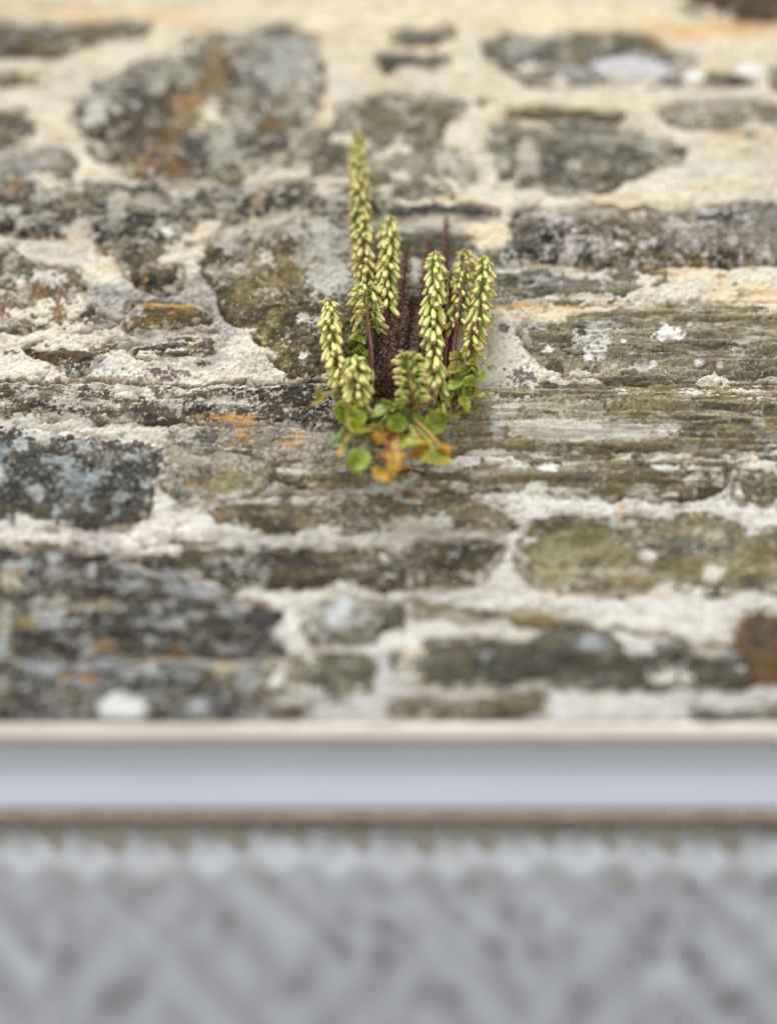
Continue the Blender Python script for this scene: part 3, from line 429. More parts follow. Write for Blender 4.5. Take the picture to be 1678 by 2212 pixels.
c = mix(c, (.44, .41, .35), ss(.54, .70, st1)*.5)
c = mix(c, (.55, .40, .22), ss(.58, .72, fbm(X, Z, .04, .015, o=4, seed=407))*.45*ss(1000, 700, PY))
c = c*(.88 + .24*gr[..., None])*(.80 + .36*g2[..., None])*(.95 + .10*rng_f(X.shape, 50)[..., None])
spk = fbm(X, Z, .0019, o=2, seed=408); c = mix(c, (.14, .12, .09), ss(.72, .80, spk)*.65)
for poly, col, al, rg in GPOLY:
    q = wallxz(poly); a, b = np.searchsorted(xs, [q[:, 0].min()-.01, q[:, 0].max()+.01]); c_, d_ = np.searchsorted(zs, [q[:, 1].min()-.01, q[:, 1].max()+.01])
    if b <= a or d_ <= c_: continue
    sl_ = (slice(c_, d_), slice(a, b)); dd = sdf(q, XW[sl_], ZW[sl_])
    n1 = fbm(X[sl_], Z[sl_], .012, .008, o=5, seed=410, g=.75)-.5
    k = ss(-.004, .006, dd + n1*.030*rg)*al
    sub = c[sl_]; tone = np.array(col)*(.25 + 1.5*fbm(X[sl_], Z[sl_], .004, .003, o=3, seed=411, g=.9)[..., None])*(.5 + 1.0*fbm(X[sl_], Z[sl_], .0016, o=2, seed=412)[..., None])
    tone = mix(tone, LI, ss(.60, .66, fbm(X[sl_], Z[sl_], .006, .004, o=4, seed=413, g=.85))*.7)
    c[sl_] = sub*(1-k[..., None]) + tone*k[..., None]
sm = ss(-.008, 0, sdm)*.5 + fbm(X, Z, .030, .014, o=4, seed=420, g=.7)
c = mix(c, np.array([.27, .25, .19])*(.5+1.0*g2[..., None]), ss(1.01, 1.10, sm)*.75)
c = blobpaint(c, X, Z, MB)
c = mix(c, (.07, .05, .035), np.clip(gapm*1.3, 0, 1))
c = mix(c, (.30, .20, .11), ss(.0022, .0, np.abs(sdm+.0005))*.55*ss(.4, .6, gn+.05))
heightmesh('mortar', xs, zs, hm, np.clip(c, .015, .75), np.ones(X.shape, bool), wall, M_mortar, back=.016)
# stones ---------------------------------------------------------------
for i, s in enumerate(STONES):
    P = s['P']
    x0, x1 = max(P[:, 0].min()-.009, X0), min(P[:, 0].max()+.009, X1); z0, z1 = max(P[:, 1].min()-.009, Z0+.001), min(P[:, 1].max()+.009, Z1)
    if x1-x0 < .003 or z1-z0 < .003: continue
    xa = np.arange(x0, x1, RES); za = np.arange(z0, z1, RES)
    XX, ZZ = np.meshgrid(xa, za)
    h, cc, d = stone_fields(s, XX, ZZ, i)
    keep = d > -.0022
    if keep.sum() < 20: continue
    o = heightmesh('stone', xa, za, h, cc, keep, wall, M_stone)
    if s['label']: o['label'] = s['label']
# outer wall beyond the photograph (coarse) -----------------------------
WX, WZ1 = 1.15, 2.75
def slab(x0, x1, z0, z1, y0=.0, y1=.30): return box_vf(x0, x1, D+y0, D+y1, z0, z1)
WH_X = .62                                   # half width of window opening
Z_SILL = Z_HEAD-1.15
v, f = join([slab(-WX, X0-.0005, Z_HEAD+.0005, WZ1), slab(X1+.0005, WX, Z_HEAD+.0005, WZ1), slab(X0, X1, Z1+.0005, WZ1),
             slab(X0, X1, Z_HEAD+.004, Z1-.001, .022, .30),
             slab(-WX, -WH_X, 0, Z_HEAD-.001), slab(WH_X, WX, 0, Z_HEAD-.001), slab(-WH_X+.001, WH_X-.001, 0, Z_SILL-.05)])
cm = np.tile(np.array([.60, .555, .455]), (len(v), 1)); cm[24:32] = (.26, .19, .16)   # backing slab: indoor dimness painted into its colour
mesh('mortar', v, f, M_mortar, wall, cm, smooth=False)
r2 = np.random.default_rng(5); OV = []; OF = []; OC = []; n = 0
z = .02
while z < WZ1-.05:
    hh = r2.uniform(.05, .11); x = -WX + .01
    while x < WX-.04:
        ww = r2.uniform(.09, .28); xe = min(x+ww, WX-.01)
        inside = (xe > X0-.004 and x < X1+.004 and z+hh > Z_HEAD-.0 and z < Z1+.004) or (xe > -WH_X-.01 and x < WH_X+.01 and z+hh > Z_SILL-.07 and z < Z_HEAD+.004)
        if inside:
            x += .03; continue
        ka = np.linspace(0, 2*math.pi, 28, endpoint=False)
        cx, cz = (x+xe)/2, z+hh/2; a = (xe-x)/2-.008; b = hh/2-.008
        e = .45
        rx = a*np.sign(np.cos(ka))*abs(np.cos(ka))**e*(1+.06*r2.normal(size=28)); rz = b*np.sign(np.sin(ka))*abs(np.sin(ka))**e*(1+.08*r2.normal(size=28))
        rings = [(1.0, .012), (1.0, -.001), (.93, -.006), (.6, -.009+r2.uniform(-.002, .002))]
        base = np.array([OL, GY, SL, (.12, .10, .07), (.16, .14, .1)][r2.integers(5)])
        for q, y in rings:
            for t in range(28):
                OV.append((cx+rx[t]*q, D+y, cz+rz[t]*q)); OC.append(base*r2.uniform(.6, 1.5))
        OV.append((cx, D-.009, cz)); OC.append(base)
        for rr in range(3):
            for t in range(28):
                A = n+rr*28+t; B = n+rr*28+(t+1) % 28; OF.append((A, B, B+28, A+28))
        for t in range(28): OF.append((n+84+t, n+84+(t+1) % 28, n+112))
        n += 113; x = xe + .006
    z += hh + .006
o = mesh('outer_stones', OV, OF, M_stone, wall, np.array(OC)); o['kind'] = 'stuff'
# plastered head reveal over the window
M_plaster = plain_mat('bounce_tinted_plaster', (.84, .82, .77), .85, .2, 30, .06, .1)  # cream plaster, warm bounce from below put into its colour
FY = D + .0158                               # front of the frame
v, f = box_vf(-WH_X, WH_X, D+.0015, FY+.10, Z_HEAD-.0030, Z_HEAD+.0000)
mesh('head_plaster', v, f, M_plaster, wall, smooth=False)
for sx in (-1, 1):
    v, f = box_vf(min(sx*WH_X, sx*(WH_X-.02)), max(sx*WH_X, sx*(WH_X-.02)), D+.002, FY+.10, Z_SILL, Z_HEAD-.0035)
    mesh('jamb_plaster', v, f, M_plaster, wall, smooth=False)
# ================================================================== WINDOW
win = empty('window', (0, FY, Z_SILL), 'white painted window head with a lace curtain behind its glass', 'window')
M_frame = plain_mat('sky_tinted_frame_paint', (.30, .325, .395), .45, .4, 9, .03)  # white frame, with the sky's lavender cast put into its colour
M_bead = plain_mat('brown_glazing_bead', (.47, .37, .31), .7, .3, 60, .2)
M_sill = plain_mat('sill_paint', (.6, .6, .6), .6, .3, 12, .08)
def at_y(px, py, y):                         # point on plane y
    return ray(px, py, D-y)
zt = Z_HEAD-.0035; zb = float(at_y(839, 1746, FY)[2])
GX = WH_X-.0205; FW = zt-zb
def fb(*a): return box_vf(*a)
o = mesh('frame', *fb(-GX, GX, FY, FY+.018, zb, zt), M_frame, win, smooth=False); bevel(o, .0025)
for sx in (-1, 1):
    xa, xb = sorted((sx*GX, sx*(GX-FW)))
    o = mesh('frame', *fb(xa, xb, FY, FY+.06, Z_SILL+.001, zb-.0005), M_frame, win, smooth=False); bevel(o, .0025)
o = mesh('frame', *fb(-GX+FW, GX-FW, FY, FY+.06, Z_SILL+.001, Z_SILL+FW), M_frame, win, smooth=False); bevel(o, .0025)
zbb = float(at_y(839, 1754, FY+.003)[2])
o = mesh('glazing_bead', *fb(-GX+FW, GX-FW, FY+.003, FY+.012, zbb, zb-.0006), M_bead, win, smooth=False); bevel(o, .002)
m, nn, ll, b = mat_new('window_glass')
nn.remove(b); gl = nn.new('ShaderNodeBsdfGlossy'); gl.inputs['Roughness'].default_value = .02
tr = nn.new('ShaderNodeBsdfTransparent'); tr.inputs[0].default_value = (.93, .95, .95, 1)
lw = nn.new('ShaderNodeLayerWeight'); lw.inputs[0].default_value = .5; pw = nn.new('ShaderNodeMath'); pw.operation = 'POWER'; pw.inputs[1].default_value = 5
ll.new(lw.outputs['Facing'], pw.inputs[0]); fr = nn.new('ShaderNodeMath'); fr.operation = 'MULTIPLY_ADD'; fr.inputs[1].default_value = .9; fr.inputs[2].default_value = .04; ll.new(pw.outputs[0], fr.inputs[0]); ms = nn.new('ShaderNodeMixShader')
ll.new(fr.outputs[0], ms.inputs[0]); ll.new(tr.outputs[0], ms.inputs[1]); ll.new(gl.outputs[0], ms.inputs[2]); ll.new(ms.outputs[0], nn['Material Output'].inputs[0])
mesh('pane', *fb(-GX+FW, GX-FW, FY+.0125, FY+.0165, Z_SILL+FW+.001, zb-.0008), m, win, smooth=False)
o = mesh('sill', *fb(-WH_X-.04, WH_X+.04, D-.05, FY+.08, Z_SILL-.049, Z_SILL), M_sill, win, smooth=False); bevel(o, .004)
# lace curtain ----------------------------------------------------------
CY = FY + .026
ctop = float(at_y(839, 1790, CY)[2])
scal = 158.0                                  # scallop pitch in source px at this depth
pitch = float(at_y(839+scal*SS, 1850, CY)[0] - at_y(839, 1850, CY)[0])
cx = np.arange(-GX+.03, GX-.03, .0016); cz = np.arange(ctop-.34, ctop+.012, .0016)
CX, CZZ = np.meshgrid(cx, cz)
cpx, cpy = topx(CX, CZZ, CY-D)
ph = (CX/pitch*2*math.pi)
jit = (fbm(CX, CZZ*0, .05, 1., o=2, seed=500)-.5)
dens = .66 - .08*ss(2260, 2600, cpy) + .05*(fbm(CX, CZZ, .05, o=3, seed=501)-.5)
d1 = (cpx - (cpy-2280)*.9)/185.0; d2 = (cpx + (cpy-2280)*.9)/205.0
alt = ss(-.4, .4, np.sin((cpx+150+.25*(cpy-2280))/640*2*math.pi))           # herringbone: runs of falling bars, then rising ones
dens = dens + .12*np.sin(d1*2*math.pi)*alt + .10*np.sin(d2*2*math.pi)*(1-alt)
dens = dens + .36*np.exp(-((cpy-2205-14*np.cos((cpx-65)/scal*2*math.pi))/46)**2)
def q3(l, ox): return [(ox+a/1.678, 1800+b_/1.678, r_, st_) for a, b_, r_, st_ in l]
spots = q3([(480,770,24,.8),(660,775,20,.6),(820,750,20,.6),(280,780,24,.35),(1130,750,22,.9),(1175,785,20,.8),(10,745,22,.9),(150,940,28,.6),(290,970,24,.6),(830,945,22,.7),(980,965,24,.8),(940,1070,32,.55),(280,1110,24,.6),(140,1080,22,.5),(1490,1100,24,.8),(1640,970,20,.8),(1640,1100,24,.8),(480,1290,34,.7),(600,1250,22,.5),(1300,1260,28,.7),(1150,1290,26,.5),(1500,940,24,.4),(200,890,20,.4)], 0) + \
        q3([(160,770,26,.7),(340,775,26,.9),(480,770,22,.7),(1000,770,26,1),(1180,760,26,.7),(1510,770,24,.9),(1660,780,22,.9),(820,790,20,.5),(510,940,22,.6),(650,950,22,.7),(1150,950,26,.8),(1320,960,22,.7),(0,970,24,.7),(440,1070,22,.8),(480,1105,22,.8),(620,1110,24,.6),(1150,1110,24,.6),(1310,1110,26,.7),(130,1290,30,.7),(290,1270,24,.7),(820,1290,28,.6),(1460,1310,24,.7),(1530,1280,24,.5),(570,790,20,.4),(310,930,18,.4),(1300,790,22,.6)], 1000)
for a, b_, r_, s_ in spots:
    dens -= .34*s_*ss(2.4, .1, np.sqrt(((cpx-a)/r_)**2 + ((cpy-b_)/r_)**2))
def seg(dx, p, q, wd, am):
    ax, ay = dx+p[0]/1.678, 1800+p[1]/1.678; bx, by = dx+q[0]/1.678, 1800+q[1]/1.678
    t = np.clip(((cpx-ax)*(bx-ax)+(cpy-ay)*(by-ay))/((bx-ax)**2+(by-ay)**2), 0, 1)
    dd = np.hypot(cpx-ax-t*(bx-ax), cpy-ay-t*(by-ay)); return am*(.45 if am < 0 else .9)*ss(wd*1.7, 0, dd)
for args in [(0,(470,830),(720,1010),14,-.30),(0,(1290,910),(1500,1100),16,-.35),(0,(0,1030),(160,1190),26,.22),(0,(1560,890),(1678,900),30,.2),(0,(450,870),(700,1080),30,.10),(0,(1120,860),(1420,1120),30,.14),
             (1000,(40,800),(420,1120),30,.16),(1000,(180,830),(440,1060),12,-.28),(1000,(1380,800),(1560,930),24,.25),(1000,(900,880),(1170,1110),14,-.28),(1000,(720,960),(860,1010),26,.2),(1000,(1160,1190),(1210,1190),40,.22),(1000,(1250,860),(1330,1100),18,.1),(1000,(1500,1180),(1678,1050),40,.15),(1000,(20,960),(160,1120),16,-.2)]:
    dens += seg(*args)
hole_out = .5+.5*np.sin(CX/pitch*math.pi*2*.5+CZZ*90)*np.sin(CX/pitch*math.pi-CZZ*90)
dens = np.where((cpx < -60) | (cpx > 2060) | (cpy > 2700), dens - .8*ss(.8, .95, hole_out), dens)
# scalloped heading: slanting gathers
wob = 60*(fbm(CX, CZZ*0, .11, 1., o=2, seed=505)-.5)
edge = 2146 + (30+24*fbm(CX, CZZ*0, .06, 1., o=1, seed=506))*np.cos((cpx-150+wob-.5*(cpy-2150))/scal*2*math.pi) + 10*np.cos((cpx-150)/scal*4*math.pi+.8) + 26*jit
dens = dens*ss(-24, 50, cpy-edge)
fold = .002*np.sin(ph+.6) + .003*np.sin(CX*38+1.)
head = np.exp(-((cpy-2200-14*np.cos((cpx-65)/scal*2*math.pi))/48)**4)
V = np.stack([CX, CY + fold, CZZ], -1).reshape(-1, 3)
keepf = grid_faces(len(cx), len(cz)); dv = dens.ravel()
keepf = keepf[(dv[keepf] > .02).any(1)]
m, nn, ll, b = mat_new('lace')
b.inputs['Base Color'].default_value = (.85, .865, .96, 1); b.inputs['Roughness'].default_value = .9
at = nn.new('ShaderNodeAttribute'); at.attribute_name = 'weave'
tl = nn.new('ShaderNodeBsdfTranslucent'); tl.inputs[0].default_value = (.85, .865, .96, 1)
m1 = nn.new('ShaderNodeMixShader'); m1.inputs[0].default_value = .2
ah = nn.new('ShaderNodeAttribute'); ah.attribute_name = 'heading'; mc = nn.new('ShaderNodeMix'); mc.data_type = 'RGBA'
mc.inputs[6].default_value = (.49, .49, .57, 1); mc.inputs[7].default_value = (.86, .87, 1.0, 1)      # grey lilac lace, heading whitened to offset the frame's shade
ll.new(ah.outputs['Fac'], mc.inputs[0]); ll.new(mc.outputs[2], b.inputs['Base Color']); ll.new(mc.outputs[2], tl.inputs[0])
tr = nn.new('ShaderNodeBsdfTransparent'); m2 = nn.new('ShaderNodeMixShader')
ll.new(b.outputs[0], m1.inputs[1]); ll.new(tl.outputs[0], m1.inputs[2])
ll.new(at.outputs['Fac'], m2.inputs[0]); ll.new(tr.outputs[0], m2.inputs[1]); ll.new(m1.outputs[0], m2.inputs[2]); ll.new(m2.outputs[0], nn['Material Output'].inputs[0])
lace = mesh('lace_curtain', V, keepf, m, None, extra={'weave': np.clip(dens, 0, 1).ravel(), 'heading': head.ravel()})
tag(lace, 'grey white lace net curtain with scalloped heading hanging behind the window glass', 'curtain')
M_rail = plain_mat('olive_batten', (.55, .49, .37), .7, .2, 25, .12)
o = mesh('curtain_batten', *fb(-GX+.02, GX-.02, CY+.014, CY+.03, ctop-.026, ctop+.055), M_rail, None, smooth=False); bevel(o, .002)
tag(o, 'olive wooden batten showing above the lace curtain heading', 'curtain rail')
M_room = plain_mat('dim_room', (.42, .31, .28), .9, .1, 3, .1)
rv, rf = join([fb(-1.1, 1.1, D+1.6, D+1.65, .3, 2.6), fb(-1.15, -1.1, D+.305, D+1.65, .3, 2.6), fb(1.1, 1.15, D+.305, D+1.65, .3, 2.6), fb(-1.1, 1.1, D+.305, D+1.6, 2.6, 2.65), fb(-1.1, 1.1, D+.305, D+1.6, .25, .3)])
tag(mesh('room_walls', rv, rf, M_room, None, smooth=False), kind='structure')
# ground -------------------------------------------------------------------
M_ground = plain_mat('pale_paving', (.62, .57, .48), .9, .2, 6, .15, .3)
g = mesh('ground', *([( -40, -40, 0), (40, -40, 0), (40, 40, 0), (-40, 40, 0)], [(0, 1, 2, 3)]), M_ground, None, smooth=False); tag(g, kind='structure')
# ================================================================== PLANTS
def nrm(a): a = np.asarray(a, float); return a/(np.linalg.norm(a)+1e-12)
def frame_of(d):
    d = nrm(d); a = np.array([0, 0, 1.]) if abs(d[2]) < .9 else np.array([1., 0, 0])
    u = nrm(np.cross(a, d)); return u, np.cross(d, u), d
class MBuf:
    def __init__(s): s.v = []; s.f = []; s.c = []; s.n = 0
    def add(s, v, f, c):
        s.v.append(np.asarray(v)); s.c.append(np.asarray(c)); s.f += [tuple(i+s.n for i in q) for q in f]; s.n += len(v)
    def out(s, name, mat, parent):
        return mesh(name, np.concatenate(s.v), s.f, mat, parent, np.concatenate(s.c))
def tube(buf, pts, rad, col, seg=8, cap=True):
    pts = np.asarray(pts, float); n = len(pts); V = []; C = []; F = []
    rad = np.broadcast_to(rad, (n,)); col = np.broadcast_to(col, (n, 3))
    for i in range(n):
        d = pts[min(i+1, n-1)] - pts[max(i-1, 0)]; u, w_, _ = frame_of(d)
        for k in range(seg):
            a = 2*math.pi*k/seg; V.append(pts[i] + rad[i]*(u*math.cos(a)+w_*math.sin(a))); C.append(col[i])
    for i in range(n-1):
        for k in range(seg):
            k2 = (k+1) % seg; F.append((i*seg+k, i*seg+k2, (i+1)*seg+k2, (i+1)*seg+k))
    if cap: F.append(tuple(range(seg))[::-1]); F.append(tuple((n-1)*seg+k for k in range(seg)))
    buf.add(V, F, C)
def spline(pts, n):
    pts = np.asarray(pts, float); m_ = len(pts)
    if m_ == 2: t = np.linspace(0, 1, n)[:, None]; return pts[0]*(1-t)+pts[1]*t
    P = np.vstack([2*pts[0]-pts[1], pts, 2*pts[-1]-pts[-2]]); out = []
    for k in np.linspace(0, m_-1-1e-6, n):
        i = int(k); t = k-i; a, b, c, d = P[i:i+4]
        out.append(.5*((2*b) + (c-a)*t + (2*a-5*b+4*c-d)*t*t + (3*b-a-3*c+d)*t**3))
    return np.array(out)
rp = np.random.default_rng(11)
GB = np.array([.42, .52, .13]); YB = np.array([.68, .67, .27]); CB = np.array([.76, .66, .34]); TB = np.array([.66, .44, .16])
def bell(buf, p, d, L, rr, tone, tip, pink=0., seg=8):
    """calyx, swollen tube and five small lobes"""
    u, w_, d = frame_of(d)
    prof = [(0, .30), (.08, .62), (.10, .50), (.25, .82), (.50, 1.0), (.75, .93), (.90, .74), (.96, .78), (1.0, .62), (.93, .30)]
    V = []; C = []; F = []
    bend = np.array([0, 0, -1.])*L*.10
    for (t, r) in prof:
        for k in range(seg):
            a = 2*math.pi*k/seg; q = r*rr*(1+(.06 if k % 2 else -.06)*(t > .8))
            V.append(p + d*L*t + bend*t*t + q*(u*math.cos(a)+w_*math.sin(a)))
            if t <= .08: cc = GB*.75*(1-pink) + np.array([.30, .10, .06])*pink
            else: cc = (GB*(1-min(1, t*1.35)) + YB*min(1, t*1.35))*tone; 
            if t > .86: cc = CB*(1-tip)+TB*tip
            if t == .93 and r == .30: cc = np.array([.34, .24, .07])
            C.append(cc)
    n_ = len(prof)
    for i in range(n_-1):
        for k in range(seg):
            k2 = (k+1) % seg; F.append((i*seg+k, i*seg+k2, (i+1)*seg+k2, (i+1)*seg+k))
    F.append(tuple((n_-1)*seg+k for k in range(seg)))
    buf.add(V, F, C)
RS = np.array([.20, .075, .07]); GS = np.array([.30, .36, .11]); 
def pt(px, py, off): return ray(px, py, off*.72)
def spike(parent, pts, n, t0=0.0, t1=.95, L=(.0045, .0085), wid=1.0, stemc=RS, pink=.0, down=1.1, tipc=.5, sparse=0, tone=1.0, stem_r=.0014, redtip=True):
    """pts: list of (px, py, offset from wall) from the top down"""
    P = spline([pt(*q) for q in pts], 60)
    stem = MBuf(); tt = np.linspace(0, 1, 60)
    sc_ = GS[None]*(1-ss(.1, .5, tt)[:, None]) + np.asarray(stemc)[None]*ss(.1, .5, tt)[:, None]
    tube(stem, P, .0006 + (stem_r-.0006)*np.clip(tt*2.5, 0, 1), sc_)
    so_ = stem.out('flower_spike', M_stem, parent)
    B = MBuf(); phi = rp.uniform(0, 6)
    for i in range(n):
        k = (i+.5)/n; t = t0 + (t1-t0)*(k**1.32)
        if sparse and rp.random() < sparse*k: continue
        phi += 2.39996 + rp.normal()*.18
        q = P[min(59, int(t*59))] + np.array([0, 0, rp.normal()*.0006])
        g_ = min(1, k*3.4+.12); LL = (L[0]+(L[1]-L[0])*g_)*rp.uniform(.78, 1.16)
        LL *= 1+.12*k
        out = np.array([math.cos(phi), math.sin(phi), 0])
        dn = down*(.35+.65*g_)*rp.uniform(.75, 1.25)
        if k < .05: dn = .35; LL *= .7
        d = nrm(out*(.62 + .2*(dn < .5)) + np.array([0, .12*(dn > 0), -dn]) + rp.normal(size=3)*.15)
        ped = .0018*wid*(.5+g_*.9)
        s0 = q + out*.0008; s1 = q + out*ped + np.array([0, 0, -.0003])
        tube(B, [s0, s1, s1+d*.0006], [.00045, .0004, .0006], GS*.9 if pink < .5 else RS, 5, False)
        tn = tone*rp.uniform(.80, 1.15)*np.array([rp.uniform(.93, 1.05), 1, rp.uniform(.8, 1.1)])
        bell(B, s1, d, LL, LL*rp.uniform(.160, .190), tn, np.clip(tipc+rp.normal()*.25, 0, 1), pink if rp.random() < .6+pink else 0)
    if redtip:
        for j in range(9):
            a = j*2.4; o_ = np.array([math.cos(a), math.sin(a), 0])*.0009*(j/9)
            bell(B, P[0]+o_+np.array([0, 0, -.0003*j]), nrm(o_*500+np.array([0, 0, 1.2])), .0024, .0007, np.array([1.1, .55, .4]), .9, 1.)
    B.out('bell_flowers', M_bell, so_)
    return so_
def bract(parent, px, py, off, size, dirv, col):
    pass
def leaf(parent, px, py, off, rad_px, nd, kind='green', cup=.25, stalk=None, squash=1.0, curl=0.):
    """round peltate leaf; centre given by photo point; nd = facing direction; stalk = list of points to the root"""
    rad = rad_px/1678*.508*(1.14 if kind != 'rust' else .8)
    cpt = pt(px, py, off); u, w_, d = frame_of(nd)
    rings, seg = 8, 36; V = []; C = []; F = []
    cols = {'green': ((.13, .21, .006), (.28, .38, .016), (.50, .56, .09)), 'dark': ((.06, .11, .01), (.12, .19, .02), (.22, .28, .05)),
            'yellow': ((.22, .25, .03), (.42, .33, .04), (.52, .34, .04)), 'orange': ((.42, .28, .02), (.60, .34, .02), (.66, .30, .02)), 'rust': ((.34, .16, .05), (.42, .19, .07), (.46, .22, .08)), 'greenyel': ((.18, .25, .015), (.36, .40, .03), (.60, .48, .05))}[kind]
    p0 = rp.uniform(0, 6); cup *= 1.35; curl += rp.uniform(0, .16); nl = rp.integers(9, 13); wv = rp.uniform(0, 6); wv2 = rp.uniform(0, 6)
    V.append(cpt - d*rad*cup*.9); C.append(cols[0])
    for r in range(1, rings+1):
        q = r/rings
        for k in range(seg):
            a = 2*math.pi*k/seg
            cren = 1 + .075*q*q*math.cos(nl*a+p0) + .05*math.cos(2*a+wv)*q
            hgt = cup*(q**1.6-.9) + .05*q*q*math.sin(nl*a+p0+1.2) + (.10+curl)*q*q*math.sin(2*a+wv2) - (.30*q**6)*cup + .03*math.sin(5*a+wv)*q
            V.append(cpt + rad*q*cren*(u*math.cos(a)+w_*math.sin(a)*squash) + d*rad*hgt)
            vein = .5+.5*math.cos(nl*a+p0)
            base = np.array(cols[0])*(1-q)+np.array(cols[1])*q
            base = base*(.82+.28*vein*(q > .2))
            patch = fbm(np.array([a*.01+p0]), np.array([q*.01]), .006, o=3, seed=int(p0*7))[0]
            base = base*(.45+1.1*patch); base = base*(1-.5*ss(.55, .75, patch)) + np.array(cols[2])*.5*ss(.55, .75, patch)
            if q > .93: base = np.array(cols[2])
            C.append(base)
    for k in range(seg): F.append((0, 1+k, 1+(k+1) % seg))
    for r in range(rings-1):
        for k in range(seg):
            k2 = (k+1) % seg; A = 1+r*seg; F.append((A+k, A+seg+k, A+seg+k2, A+k2))
    n1 = len(V)                                     # underside gives the leaf its fleshy thickness
    V2 = [np.asarray(q_) - d*rad*.07 for q_ in V]; F2 = [tuple(i+n1 for i in q_)[::-1] for q_ in F]
    A = 1+(rings-1)*seg
    rim = [(A+k, A+k+n1, A+(k+1) % seg+n1, A+(k+1) % seg) for k in range(seg)]
    b = MBuf(); b.add(V+V2, F+F2+rim, C+[np.array(c_)*.85 for c_ in C]); lo_ = b.out('leaf', M_leaf, parent)
    if stalk:
        s = MBuf(); q0 = V[0]-d*rad*.06
        P = spline([q0] + [pt(*k) for k in stalk], 16)
        sc_ = {'orange': (.42, .28, .06), 'rust': (.30, .12, .06)}.get(kind, (.26, .30, .07))
        tube(s, P, np.linspace(.00085, .0012, 16), sc_, 7); s.out('leaf_stalk', M_stem, lo_)
    return lo_
def husks(parent, pts, n, wid=.004, stem_r=.0012, colr=((.07, .036, .032), (.17, .095, .078)), big=.0021):
    P = spline([pt(*q) for q in pts], 50); stem = MBuf()
    tube(stem, P, np.linspace(.0006, stem_r, 50), (.08, .03, .028)); so_ = stem.out('dead_spike', M_dead, parent)
    B = MBuf()
    for i in range(n):
        t = rp.random()**.9; q = P[min(49, int(t*49))]
        a = rp.uniform(0, 6.28); wv = wid*(.35+.65*min(1, t*2.2+.1))
        out = np.array([math.cos(a), math.sin(a), 0]); s1 = q+out*wv*rp.uniform(.2, 1)+rp.normal(size=3)*.0004
        d = nrm(out*rp.uniform(.2, 1)+np.array([0, 0, rp.uniform(-1, .6)])+rp.normal(size=3)*.4)
        u, w_, d = frame_of(d); L = big*rp.uniform(.5, 1.2); r_ = L*rp.uniform(.14, .26)
        cc = np.array(colr[0])*(1-t)+np.array(colr[1])*rp.random(); cc = cc*rp.uniform(.8, 2.3)
        if rp.random() < .10: cc = np.array([.24, .16, .11])
        V = [s1] ; 
        for (tt_, rr_) in ((.35, 1), (.75, .7)):
            for k in range(5):
                an = k*1.2566; V.append(s1+d*L*tt_+r_*rr_*(u*math.cos(an)+w_*math.sin(an)))
        V.append(s1+d*L+u*r_*.8)
        F = [(0, 1+k, 1+(k+1) % 5) for k in range(5)] + [(1+k, 6+k, 6+(k+1) % 5, 1+(k+1) % 5) for k in range(5)] + [(6+k, 11, 6+(k+1) % 5) for k in range(5)]
        B.add(V, F, np.tile(cc, (len(V), 1)))
        if i % 3 == 0: tube(B, [q, (q+s1)/2+rp.normal(size=3)*.0006, s1], .00022, cc*1.2, 4, False)
    B.out('dry_husks', M_dead, so_)
    return so_
root = pt(840, 850, .0)
GRP = 'pennyworts rooted in the wall crevice'
left = empty('pennywort_plant', tuple(pt(790, 850, .002)), 'pennywort with the tallest yellow green flower spike, left of the dead brown stalks', 'plant', GRP)
mid = empty('pennywort_plant', tuple(pt(850, 860, .004)), 'pennywort with one stubby red tipped flower head and round leaves drooping lowest', 'plant', GRP)
right = empty('pennywort_plant', tuple(pt(980, 850, .002)), 'pennywort with bell spikes on reddish stems, right of the dead brown stalks', 'plant', GRP)
deadp = empty('withered_pennywort', tuple(pt(870, 850, .0)), 'withered maroon brown flower stalks standing between the two green flowering plants', 'plant')
# left plant
spike(left, [(773, 288, .030), (777, 420, .030), (786, 560, .028), (797, 680, .024), (803, 800, .014), (806, 856, .002)], 250, 0, .62, L=(.0036, .0082), wid=1.15, tipc=.75, down=1.2, tone=.86)
spike(left, [(790, 620, .034), (792, 650, .034), (795, 700, .030), (803, 760, .022), (806, 856, .002)], 46, 0, .55, L=(.005, .0075), wid=2.6, tipc=.6, down=.7, redtip=False, tone=.9)
spike(left, [(841, 468, .028), (839, 560, .028), (833, 640, .026), (832, 720, .020), (830, 850, .002)], 100, 0, .60, L=(.0042, .0088), wid=1.2, tipc=.4, down=1.2)
spike(left, [(711, 648, .030), (714, 700, .031), (722, 760, .030), (742, 815, .026), (770, 850, .012), (790, 862, .002)], 92, 0, .80, L=(.0042, .0092), wid=1.1, tipc=.35, down=1.2, tone=1.12)
spike(left, [(766, 772, .034), (768, 800, .034), (770, 840, .031), (778, 880, .020), (796, 880, .002)], 74, 0, .72, L=(.0045, .0086), wid=1.7, tipc=.35, down=.9, tone=1.12)
# middle plant
spike(mid, [(882, 764, .036), (884, 790, .036), (888, 830, .034), (890, 870, .024), (880, 890, .004)], 84, 0, .80, L=(.0040, .0060), wid=2.0, tipc=.5, down=.12, tone=1.12)
